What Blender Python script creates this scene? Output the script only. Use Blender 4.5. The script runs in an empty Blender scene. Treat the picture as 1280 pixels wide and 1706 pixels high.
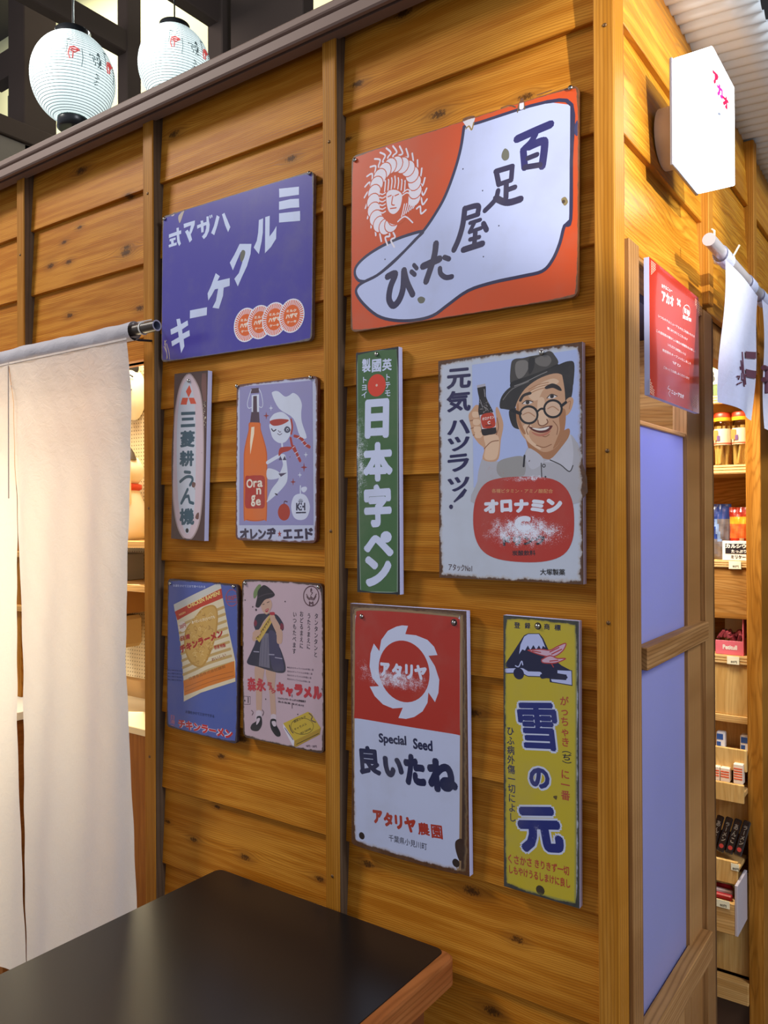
import bpy, math, random
from mathutils import Vector, Matrix
from mathutils.geometry import tessellate_polygon, delaunay_2d_cdt
random.seed(7)
scene = bpy.context.scene
COL = scene.collection
PI = math.pi

# ------------------------------------------------------------------ camera
cd = bpy.data.cameras.new('camera'); cd.sensor_fit = 'HORIZONTAL'; cd.sensor_width = 36.0
cd.lens = 36.0 * 1337.84 / 1280.0; cd.clip_start = 0.05
cam = bpy.data.objects.new('camera', cd); COL.objects.link(cam)
R_ = (0.8140542238, 0.5807684672, -0.0048691024); U_ = (0.0065477683, -0.0007941924, 0.9999782478); F_ = (-0.5807519672, 0.8140683981, 0.0044492530)
cam.matrix_world = Matrix(((R_[0], U_[0], -F_[0], 0.434), (R_[1], U_[1], -F_[1], -1.25), (R_[2], U_[2], -F_[2], 1.5), (0, 0, 0, 1)))
scene.camera = cam

# ------------------------------------------------------------------ world, lamps, exposure
scene.view_settings.view_transform = 'Standard'; scene.view_settings.look = 'None'
scene.view_settings.gamma = 1.0; scene.view_settings.use_curve_mapping = False
scene.view_settings.exposure = EXPOSURE = 0.0
wd = bpy.data.worlds.new('hall_ambient'); scene.world = wd; wd.use_nodes = True
wd.node_tree.nodes['Background'].inputs[0].default_value = (0.80, 0.86, 1.0, 1)
wd.node_tree.nodes['Background'].inputs[1].default_value = 0.62

def lamp(name, loc, target, size, power, col, sizey=None, shape='RECTANGLE', spread=None):
    l = bpy.data.lights.new(name, 'AREA'); l.shape = shape; l.size = size
    if sizey: l.size_y = sizey
    l.energy = power; l.color = col
    if spread: l.spread = spread
    o = bpy.data.objects.new(name, l); COL.objects.link(o); o.location = loc
    o.rotation_euler = (Vector(target) - Vector(loc)).to_track_quat('-Z', 'Y').to_euler()
    return o
# ceiling panels of the hall, behind and beside the photographer
lamp('hall_ceiling_lamp', (-3.5, -1.9, 4.3), (-0.6, 0.0, 1.3), 0.9, 132, (1.0, 0.95, 0.88), 0.7)
lamp('aisle_ceiling_lamp', (2.3, -0.35, 3.1), (0.0, 0.4, 1.2), 1.1, 62, (0.90, 0.94, 1.0), 0.8)
sl = bpy.data.lights.new('aisle_spot_lamp', 'SPOT'); sl.energy = 330; sl.color = (1.0, 0.96, 0.86); sl.shadow_soft_size = .02; sl.spot_size = math.radians(21); sl.spot_blend = .45
so = bpy.data.objects.new('aisle_spot_lamp', sl); COL.objects.link(so); so.location = (1.75, -0.95, 2.18)
so.rotation_euler = (Vector((0.0, 0.24, 2.12)) - so.location).to_track_quat('-Z', 'Y').to_euler()
# lamps inside the stall behind the curtain, in the sweet shop and over the lantern hall
lamp('stall_ceiling_lamp', (-1.85, 0.26, 2.36), (-1.85, 0.22, 0.9), 0.9, 22, (1.0, 0.86, 0.62), 0.3)
lamp('curtain_glow_fill', (-1.80, 0.24, 1.00), (-1.40, -0.4, 0.95), 0.40, 9, (1.0, 0.86, 0.56), 1.6)  # unseen fill light added behind the curtain so the linen glows warm
lamp('cabinet_strip_lamp', (-0.25, 0.30, 1.86), (-0.10, 0.28, 1.2), 0.25, 4.5, (0.80, 0.84, 1.0), 0.3)
lamp('shop_ceiling_lamp', (-0.30, 0.80, 2.20), (-0.12, 1.15, 0.8), 0.4, 30, (1.0, 0.90, 0.72), 0.3)
lamp('lantern_hall_lamp', (-3.0, 2.2, 5.8), (-3.0, 3.0, 4.0), 1.8, 34, (1.0, 0.97, 0.84), 0.8)
lamp('lantern_hall_lamp', (-5.6, 2.2, 5.8), (-5.6, 3.0, 4.2), 2.4, 62, (1.0, 0.97, 0.84), 0.8)

# ------------------------------------------------------------------ materials
def lin(h):
    if isinstance(h, str): h = [int(h[i:i+2], 16) / 255 for i in (0, 2, 4)]
    return tuple(((c / 12.92) if c <= .04045 else ((c + .055) / 1.055) ** 2.4) for c in h) + (1,)
class NT:
    def __init__(s, nt): s.nt = nt; s.n = nt.nodes; s.l = nt.links
    def add(s, t, **k):
        o = s.n.new(t)
        for a, b in k.items(): setattr(o, a, b)
        return o
    def set(s, o, i, v):
        if isinstance(v, bpy.types.NodeSocket): s.l.new(v, o.inputs[i])
        elif v is not None: o.inputs[i].default_value = v
    def m(s, op, a, b=None, c=None, clamp=False):
        o = s.add('ShaderNodeMath', operation=op); o.use_clamp = clamp
        for i, v in enumerate((a, b, c)): s.set(o, i, v)
        return o.outputs[0]
    def v(s, op, a, b=None):
        o = s.add('ShaderNodeVectorMath', operation=op); s.set(o, 0, a)
        if op == 'SCALE': s.set(o, 3, b)
        else: s.set(o, 1, b)
        return o.outputs[1] if op in ('DOT_PRODUCT', 'LENGTH', 'DISTANCE') else o.outputs[0]
    def noise(s, vec, scale, detail=3, rough=.55, dist=0):
        o = s.add('ShaderNodeTexNoise'); s.set(o, 'Vector', vec); s.set(o, 'Scale', scale); s.set(o, 'Detail', detail); s.set(o, 'Roughness', rough); s.set(o, 'Distortion', dist)
        return o.outputs[0]
    def ramp(s, f, stops):
        o = s.add('ShaderNodeValToRGB'); s.set(o, 0, f); e = o.color_ramp.elements
        while len(e) < len(stops): e.new(0.5)
        for q, (p, c) in zip(e, stops): q.position = p; q.color = c if len(c) == 4 else (*c, 1)
        return o.outputs[0]
    def mix(s, f, a, b, blend='MIX'):
        o = s.add('ShaderNodeMix', data_type='RGBA', blend_type=blend); s.set(o, 0, f); s.set(o, 6, a); s.set(o, 7, b); return o.outputs[2]
    def smooth(s, x, a, b):
        o = s.add('ShaderNodeMapRange', interpolation_type='SMOOTHSTEP'); s.set(o, 0, x); s.set(o, 1, a); s.set(o, 2, b); return o.outputs[0]
    def bump(s, h, strength=.3, dist=.001):
        o = s.add('ShaderNodeBump'); s.set(o, 'Strength', strength); s.set(o, 'Distance', dist); s.set(o, 'Height', h); return o.outputs[0]
def newmat(name):
    m = bpy.data.materials.new(name); m.use_nodes = True; t = NT(m.node_tree); return m, t, t.n['Principled BSDF']
MC = {}
def M(name, col='808080', rough=.5, metal=0, var=.06, vscale=8, bump=0, emit=0, ecol=None, spec=.5, trans=0, coat=0):
    """plain procedural material: colour with a little noise in it"""
    if name in MC: return MC[name]
    m, t, p = newmat(name); tc = t.add('ShaderNodeTexCoord').outputs['Object']
    n = t.noise(tc, vscale, 4); c = lin(col)
    f = t.m('MULTIPLY_ADD', n, var * 2, 1 - var)
    cc = t.mix(1.0, c, (1, 1, 1, 1), 'MULTIPLY'); x = t.add('ShaderNodeVectorMath', operation='SCALE'); t.set(x, 0, cc); t.set(x, 3, f)
    t.set(p, 'Base Color', x.outputs[0]); t.set(p, 'Roughness', rough); t.set(p, 'Metallic', metal); t.set(p, 'Specular IOR Level', spec)
    if trans: t.set(p, 'Transmission Weight', trans)
    if coat: t.set(p, 'Coat Weight', coat); t.set(p, 'Coat Roughness', .08)
    if bump: t.set(p, 'Normal', t.bump(t.noise(tc, vscale * 12, 3), bump, .002))
    if emit: t.set(p, 'Emission Color', lin(ecol or col)); t.set(p, 'Emission Strength', emit)
    MC[name] = m; return m

def wood(name, axis='X', base='bb7c2e', light='d09a4c', dark='8f5720', freq=1450, knots=None, rough=.52, rnd=1.0, warp=1.0, contrast=1.0, kscale=1.0, spec=.08):
    """growth rings running along one axis of world space, offset per board, lines bending round knots"""
    if name in MC: return MC[name]
    m, t, p = newmat(name); pos = t.add('ShaderNodeNewGeometry').outputs['Position']
    oi = t.add('ShaderNodeObjectInfo').outputs['Random']
    sep = t.add('ShaderNodeSeparateXYZ'); t.set(sep, 0, pos); X, Y, Z = sep.outputs
    al, ac, ad = {'X': (X, Z, Y), 'Y': (Y, Z, X), 'Z': (Z, X, Y)}[axis]
    r = t.m('MULTIPLY', oi, 37.0 * rnd)
    across = t.m('ADD', ac, t.m('MULTIPLY', ad, .6))
    if knots:
        comb = t.add('ShaderNodeCombineXYZ'); t.set(comb, 0, al); t.set(comb, 1, ac); P2 = comb.outputs[0]; core = None; bend = None
        for (kx, kz, ks) in knots:
            d = t.v('SUBTRACT', P2, (kx, kz, 0)); q = t.v('MULTIPLY', d, (1 / (.026 * ks), 1 / (.0115 * ks), 0))
            e = t.m('EXPONENT', t.m('MULTIPLY', t.v('DOT_PRODUCT', q, q), -1.0))
            dz = t.v('DOT_PRODUCT', d, (0, 1, 0)); b = t.m('MULTIPLY', dz, e)
            core = e if core is None else t.m('MAXIMUM', core, e); bend = b if bend is None else t.m('ADD', bend, b)
        across = t.m('SUBTRACT', across, bend)
    cv = t.add('ShaderNodeCombineXYZ'); t.set(cv, 0, t.m('MULTIPLY', al, .9)); t.set(cv, 1, t.m('MULTIPLY', ac, 5.0)); t.set(cv, 2, r)
    n1 = t.noise(cv.outputs[0], 2.2 * kscale, 2, .45)
    cv2 = t.add('ShaderNodeCombineXYZ'); t.set(cv2, 0, t.m('MULTIPLY', al, 2.2)); t.set(cv2, 1, t.m('MULTIPLY', ac, 30.0)); t.set(cv2, 2, r)
    n2 = t.noise(cv2.outputs[0], 3.0, 3, .6)
    w = t.m('ADD', t.m('MULTIPLY', across, freq), t.m('MULTIPLY', n1, 62.0 * warp)); w = t.m('ADD', w, t.m('MULTIPLY', n2, 5.0 * warp)); w = t.m('ADD', w, t.m('MULTIPLY', r, 3.1))
    s = t.m('MULTIPLY_ADD', t.m('SINE', w), .5, .5); late = t.m('POWER', s, 3.2)
    # long streaks, fibres
    cv3 = t.add('ShaderNodeCombineXYZ'); t.set(cv3, 0, t.m('MULTIPLY', al, 1.2)); t.set(cv3, 1, t.m('MULTIPLY', ac, 22.0)); t.set(cv3, 2, t.m('ADD', r, 9.0))
    st = t.noise(cv3.outputs[0], 2.6, 3, .6)
    cv4 = t.add('ShaderNodeCombineXYZ'); t.set(cv4, 0, t.m('MULTIPLY', al, 14.0)); t.set(cv4, 1, t.m('MULTIPLY', ac, 620.0)); t.set(cv4, 2, ad)
    fib = t.noise(cv4.outputs[0], 1.6, 2, .6)
    col = t.mix(t.smooth(st, .36, .66), lin(base), lin(light))
    col = t.mix(t.m('MULTIPLY', late,   .46 * contrast), col, lin(dark))
    cvb = t.add('ShaderNodeCombineXYZ'); t.set(cvb, 0, t.m('MULTIPLY', al, 2.0)); t.set(cvb, 1, t.m('MULTIPLY', ac, 9.0)); t.set(cvb, 2, t.m('ADD', r, 3.0))
    blo = t.noise(cvb.outputs[0], 1.7, 2, .5)
    col = t.mix(t.m('MULTIPLY', t.smooth(blo, .50, .78), .24 * contrast), col, lin(dark))
    k = t.m('MULTIPLY_ADD', fib, .22, .89); sc = t.add('ShaderNodeVectorMath', operation='SCALE'); t.set(sc, 0, col); t.set(sc, 3, t.m('MULTIPLY', k, t.m('MULTIPLY_ADD', oi, .14 * rnd, .93))); col = sc.outputs[0]
    if knots:
        halo = t.smooth(core, .18, .85); col = t.mix(t.m('MULTIPLY', halo, .36), col, lin('7a4a1c'))
        kn = t.noise(pos, 240, 3, .7); c2 = t.smooth(t.m('ADD', core, t.m('MULTIPLY_ADD', kn, .5, -.25)), .80, 1.0); col = t.mix(t.m('MULTIPLY', c2, .85), col, lin('3a2210'))
    t.set(p, 'Base Color', col); t.set(p, 'Roughness', t.m('MULTIPLY_ADD', late, -.08, rough)); t.set(p, 'Specular IOR Level', spec)
    t.set(p, 'Normal', t.bump(t.m('ADD', t.m('MULTIPLY', late, .6), fib), .22, .0006))
    MC[name] = m; return m

# ------------------------------------------------------------------ mesh helpers
class MB:
    """collects faces of one part, one material slot per material"""
    def __init__(s): s.v = []; s.f = []; s.mi = []; s.mats = []; s.sm = []
    def slot(s, mat):
        if mat not in s.mats: s.mats.append(mat)
        return s.mats.index(mat)
    def faces(s, vs, fs, mat, smooth=False):
        b = len(s.v); s.v += [tuple(q) for q in vs]; k = s.slot(mat)
        for f in fs: s.f.append([b + i for i in f]); s.mi.append(k); s.sm.append(smooth)
    def box(s, x0, x1, y0, y1, z0, z1, mat, bev=0.0):
        if x0 > x1: x0, x1 = x1, x0
        if y0 > y1: y0, y1 = y1, y0
        if z0 > z1: z0, z1 = z1, z0
        b = min(bev, (x1-x0)/3, (y1-y0)/3, (z1-z0)/3)
        if b <= 0:
            vs = [(x, y, z) for z in (z0, z1) for y in (y0, y1) for x in (x0, x1)]
            fs = [(0,2,3,1),(4,5,7,6),(0,1,5,4),(2,6,7,3),(0,4,6,2),(1,3,7,5)]
            s.faces(vs, fs, mat); return
        # chamfered box, 24 vertices
        vs = []; idx = {}
        for sx in (0, 1):
            for sy in (0, 1):
                for sz in (0, 1):
                    cx, cy, cz = (x0, x1)[sx], (y0, y1)[sy], (z0, z1)[sz]; ix, iy, iz = (b, -b)[sx], (b, -b)[sy], (b, -b)[sz]
                    for a, q in (('x', (cx, cy+iy, cz+iz)), ('y', (cx+ix, cy, cz+iz)), ('z', (cx+ix, cy+iy, cz))):
                        idx[(sx, sy, sz, a)] = len(vs); vs.append(q)
        F = []
        def quad(*k): F.append([idx[q] for q in k])
        for S in (0, 1):
            o = [(0,0),(1,0),(1,1),(0,1)]
            for a in 'xyz':
                k = [((S,)+q if a == 'x' else (q[0], S, q[1]) if a == 'y' else q+(S,)) + (a,) for q in o]; F.append([idx[q] for q in k])
        for i in (0, 1):
            for j in (0, 1):
                quad((0,i,j,'y'),(1,i,j,'y'),(1,i,j,'z'),(0,i,j,'z')); quad((i,0,j,'x'),(i,1,j,'x'),(i,1,j,'z'),(i,0,j,'z')); quad((i,j,0,'x'),(i,j,1,'x'),(i,j,1,'y'),(i,j,0,'y'))
        for sx in (0,1):
            for sy in (0,1):
                for sz in (0,1): quad((sx,sy,sz,'x'),(sx,sy,sz,'y'),(sx,sy,sz,'z'))
        s.faces(vs, F, mat); s.fix = True
    def tube(s, pts, r, mat, n=12, cap=True):
        pts = [Vector(q) for q in pts]; rs = r if isinstance(r, (list, tuple)) else [r] * len(pts); vs = []; up = None
        for i, q in enumerate(pts):
            d = (pts[min(i+1, len(pts)-1)] - pts[max(i-1, 0)]).normalized()
            if up is None: up = Vector((0, 0, 1)) if abs(d.z) < .9 else Vector((1, 0, 0))
            a = d.cross(up).normalized(); b = a.cross(d).normalized(); up = b
            for k in range(n): t = 2*PI*k/n; vs.append(q + (a*math.cos(t) + b*math.sin(t)) * rs[i])
        fs = [(i*n+k, i*n+(k+1) % n, (i+1)*n+(k+1) % n, (i+1)*n+k) for i in range(len(pts)-1) for k in range(n)]
        s.faces(vs, fs, mat, True)
        if cap: s.faces(vs[:n], [tuple(range(n))[::-1]], mat); s.faces(vs[-n:], [tuple(range(n))], mat)
    def lathe(s, prof, mat, n=24, c=(0, 0, 0), axis='Z', sx=1, sy=1):
        vs = []
        for r, h in prof:
            for k in range(n):
                t = 2*PI*k/n; a, b = r*math.cos(t)*sx, r*math.sin(t)*sy
                q = (a, b, h) if axis == 'Z' else (a, h, b) if axis == 'Y' else (h, a, b)
                vs.append((q[0]+c[0], q[1]+c[1], q[2]+c[2]))
        fs = [(i*n+k, i*n+(k+1) % n, (i+1)*n+(k+1) % n, (i+1)*n+k) for i in range(len(prof)-1) for k in range(n)]
        s.faces(vs, fs, mat, True)
    def prism(s, pts, y0, y1, mat, side=None):
        """2D outline in x,z pushed from y0 (front) to y1"""
        n = len(pts); tri = tessellate_polygon([[Vector((a, b, 0)) for a, b in pts]])
        s.faces([(a, y0, b) for a, b in pts], tri, mat); s.faces([(a, y1, b) for a, b in pts], tri, side or mat)
        s.faces([(a, y0, b) for a, b in pts] + [(a, y1, b) for a, b in pts], [(i, (i+1) % n, n+(i+1) % n, n+i) for i in range(n)], side or mat)
    def build(s, name, parent=None, loc=None, normals=True):
        me = bpy.data.meshes.new(name); me.from_pydata(s.v, [], s.f); me.update()
        for m in s.mats: me.materials.append(m)
        me.polygons.foreach_set('material_index', s.mi); me.polygons.foreach_set('use_smooth', s.sm)
        if normals:
            import bmesh; bm = bmesh.new(); bm.from_mesh(me); bmesh.ops.recalc_face_normals(bm, faces=bm.faces); bm.to_mesh(me); bm.free()
        o = bpy.data.objects.new(name, me); COL.objects.link(o)
        if parent: o.parent = parent
        if loc: o.location = loc
        return o
def tag(o, label=None, cat=None, group=None, kind=None):
    if label: o['label'] = label
    if cat: o['category'] = cat
    if group: o['group'] = group
    if kind: o['kind'] = kind
    return o
def empty(name, loc=(0, 0, 0), rot=(0, 0, 0)):
    o = bpy.data.objects.new(name, None); COL.objects.link(o); o.location = loc; o.rotation_euler = rot; o.empty_display_size = .05; return o
def copy_tree(o, parent=None):
    c = o.copy(); COL.objects.link(c)
    if parent: c.parent = parent
    for ch in list(o.children): copy_tree(ch, c)
    return c
def one(name, parent, mat, *boxes, bev=.0015, label=None):
    m = MB()
    for b in boxes: m.box(*b, mat, bev)
    o = m.build(name, parent)
    if label: o['label'] = label
    return o

# ------------------------------------------------------------------ lettering
TC = {}
def text_geo(s):
    if s in TC: return TC[s]
    c = bpy.data.curves.new('t', 'FONT'); c.body = s; c.size = 1; c.resolution_u = 3; c.fill_mode = 'FRONT'
    o = bpy.data.objects.new('t', c); COL.objects.link(o)
    dg = bpy.context.evaluated_depsgraph_get(); me = bpy.data.meshes.new_from_object(o.evaluated_get(dg))
    r = ([(v.co.x, v.co.y) for v in me.vertices], [tuple(p.vertices) for p in me.polygons])
    bpy.data.objects.remove(o); bpy.data.curves.remove(c); bpy.data.meshes.remove(me); TC[s] = r; return r
def put_text(mb, s, a, d, h, bold, mat, y, vertical=False, em=False):
    """line of glyphs fitted between two points of the sign plane"""
    ax, az = a; dx, dz = d[0]-a[0], d[1]-a[1]; L = math.hypot(dx, dz)
    offs = [(0, 0)] if bold < .004 else [(0, 0)] + [(bold*math.cos(k*PI/5), bold*math.sin(k*PI/5)) for k in range(0, 10, 1 if bold > .03 else 2)]
    if vertical:
        n = len(s); cell = L / n; ca, sa = dx/L, dz/L
        for i, ch in enumerate(s):
            vs, fs = text_geo(ch)
            if not vs: continue
            cx, cz = ax + dx*(i+.5)/n, az + dz*(i+.5)/n; sx, sz = h/1.0, cell*.98
            rot = ch in 'ー（）'
            for j, (ox, oz) in enumerate(offs):
                q = []
                for x, z in vs:
                    u, w = (x+ox-.5), (z+oz-.38)
                    if rot: u, w = w, -u
                    u *= sx; w *= sz
                    q.append((cx + u*(-sa) + w*(-ca), y - j*2e-6, cz + u*ca + w*(-sa)))
                mb.faces(q, fs, mat)
        return
    vs, fs = text_geo(s)
    if not vs: return
    x0, x1 = min(v[0] for v in vs)-bold, max(v[0] for v in vs)+bold; z0, z1 = min(v[1] for v in vs)-bold, max(v[1] for v in vs)+bold
    ca, sa = dx/L, dz/L; kx = L/(x1-x0); kz = h/(z1-z0)
    for j, (ox, oz) in enumerate(offs):
        q = []
        for x, z in vs:
            u = (x+ox-x0)*kx; w = (z+oz-(z0+z1)/2)*kz
            q.append((ax + u*ca - w*sa, y - j*2e-6, az + u*sa + w*ca))
        mb.faces(q, fs, mat)
def crom(p, closed, k=4):
    n = len(p); out = []
    for i in range(n if closed else n-1):
        g = lambda j: p[j % n] if closed else p[max(0, min(n-1, j))]
        a, b, c, d = g(i-1), g(i), g(i+1), g(i+2)
        for q in range(k):
            t = q/k; t2, t3 = t*t, t*t*t
            out.append(tuple(.5*((2*b[e]) + (-a[e]+c[e])*t + (2*a[e]-5*b[e]+4*c[e]-d[e])*t2 + (-a[e]+3*b[e]-3*c[e]+d[e])*t3) for e in (0, 1)))
    if not closed: out.append(tuple(p[-1]))
    return out
def flat(fl, pts, mat): fl.append((pts, mat))
def disc(mb, x, z, r, n, y, mat): mb.faces([(x+r*math.cos(2*PI*k/n), y, z+r*math.sin(2*PI*k/n)) for k in range(n)], [tuple(range(n))], mat)
def stroke(fl, p, w, mat, smooth):
    if smooth and len(p) > 2: p = crom(p, False, 4)
    for i in range(len(p)-1):
        (x0, z0), (x1, z1) = p[i], p[i+1]; L = math.hypot(x1-x0, z1-z0)
        if L < 1e-6: continue
        nx, nz = -(z1-z0)/L*w/2, (x1-x0)/L*w/2; fl.append(([(x0+nx, z0+nz), (x1+nx, z1+nz), (x1-nx, z1-nz), (x0-nx, z0-nz)], mat))
    for i, (x, z) in enumerate(p): fl.append(([(x+w/2*math.cos(2*PI*k/8+.2), z+w/2*math.sin(2*PI*k/8+.2)) for k in range(8)], mat))
def flatten(parts, items, y):
    """paint the outlines over each other in one plane: every visible piece keeps the part and colour of the topmost outline"""
    V = []; F = []; S = 500.0
    for pts, mat, part in items:
        ar = sum(pts[i][0]*pts[(i+1) % len(pts)][1]-pts[(i+1) % len(pts)][0]*pts[i][1] for i in range(len(pts)))
        if ar < 0: pts = pts[::-1]
        b = len(V); V += [Vector((p[0]*S, p[1]*S)) for p in pts]; F.append(list(range(b, b+len(pts))))
    r = delaunay_2d_cdt(V, [], F, 1, 1e-4); vs = [(v[0]/S, y, v[1]/S) for v in r[0]]; by = {}
    P = [(i[0], min(p[0] for p in i[0]), max(p[0] for p in i[0]), min(p[1] for p in i[0]), max(p[1] for p in i[0])) for i in items]
    def inside(k, x, z):
        pts, xa, xb, za, zb = P[k]
        if x < xa or x > xb or z < za or z > zb: return False
        c = False; j = len(pts)-1
        for i in range(len(pts)):
            if (pts[i][1] > z) != (pts[j][1] > z) and x < (pts[j][0]-pts[i][0])*(z-pts[i][1])/(pts[j][1]-pts[i][1])+pts[i][0]: c = not c
            j = i
        return c
    for f, o in zip(r[2], r[5]):
        x = sum(vs[i][0] for i in f)/len(f); z = sum(vs[i][2] for i in f)/len(f)
        for k in sorted(set(o), reverse=True):
            if inside(k, x, z): by.setdefault((items[k][2], items[k][1]), []).append(f); break
    for (part, mat), fs in by.items():
        ids = sorted({i for f in fs for i in f}); mp = {i: k for k, i in enumerate(ids)}
        parts.setdefault(part, MB()).faces([vs[i] for i in ids], [[mp[i] for i in f] for f in fs], mat)
def print_art(root, ops, matf, y0=-.00020, step=2.4e-5):
    """flat print of a sign: outlines are flattened into one plane, lettering sits a hair above it"""
    parts = {}; seen = []; groups = {}
    pairs = lambda q: [(q[i]/1e4, q[i+1]/1e4) for i in range(0, len(q), 2)]
    for op in ops:
        part, kind, col = op[:3]; mat = matf(col if col != 'SUN' else 'de6426'); fl = []; txt = kind in 'TV'
        if kind == 'P': fl.append((pairs(op[3]), mat))
        elif kind == 'S': fl.append((crom(pairs(op[3]), True, 4), mat))
        elif kind in 'LK': stroke(fl, pairs(op[4]), op[3]/1e5, mat, kind == 'L')
        elif kind == 'C':
            x, z, r, n = op[3]/1e4, op[4]/1e4, op[5]/1e4, op[6]
            if col == 'SUN':
                for k in range(40):
                    a, b = 2*PI*k/40, 2*PI*(k+.55)/40
                    fl.append(([(x+r*.66*math.cos(a), z+r*.66*math.sin(a)), (x+r*math.cos(a), z+r*math.sin(a)), (x+r*math.cos(b), z+r*math.sin(b)), (x+r*.66*math.cos(b), z+r*.66*math.sin(b))], mat))
            else: fl.append(([(x+r*math.cos(2*PI*k/n), z+r*math.sin(2*PI*k/n)) for k in range(n)], mat))
        if txt:
            q = [e/1e4 for e in op[4]]; hh = op[5]/1e4*.6; bb = (min(q[0], q[2])-hh, max(q[0], q[2])+hh, min(q[1], q[3])-hh, max(q[1], q[3])+hh)
        else:
            X = [p[0] for g in fl for p in g[0]]; Z = [p[1] for g in fl for p in g[0]]; bb = (min(X), max(X), min(Z), max(Z))
        lv = 0
        for (b2, l2, t2) in seen:
            if bb[0] < b2[1] and b2[0] < bb[1] and bb[2] < b2[3] and b2[2] < bb[3]: lv = max(lv, l2 + (1 if (t2 or txt) else 0))
        seen.append((bb, lv, txt)); y = y0 - lv*step
        if txt: put_text(parts.setdefault(part, MB()), op[3], q[:2], q[2:], op[5]/1e4, op[6], mat, y, kind == 'V')
        else: groups.setdefault(lv, []).extend((p, m, part) for p, m in fl)
    for lv, items in groups.items(): flatten(parts, items, y0 - lv*step)
    for n, mb in parts.items():
        o = mb.build(n, root, normals=False)
        if n in ('enamel_chip', 'rust_spot', 'corner_pattern'): o['kind'] = 'stuff'

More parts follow.
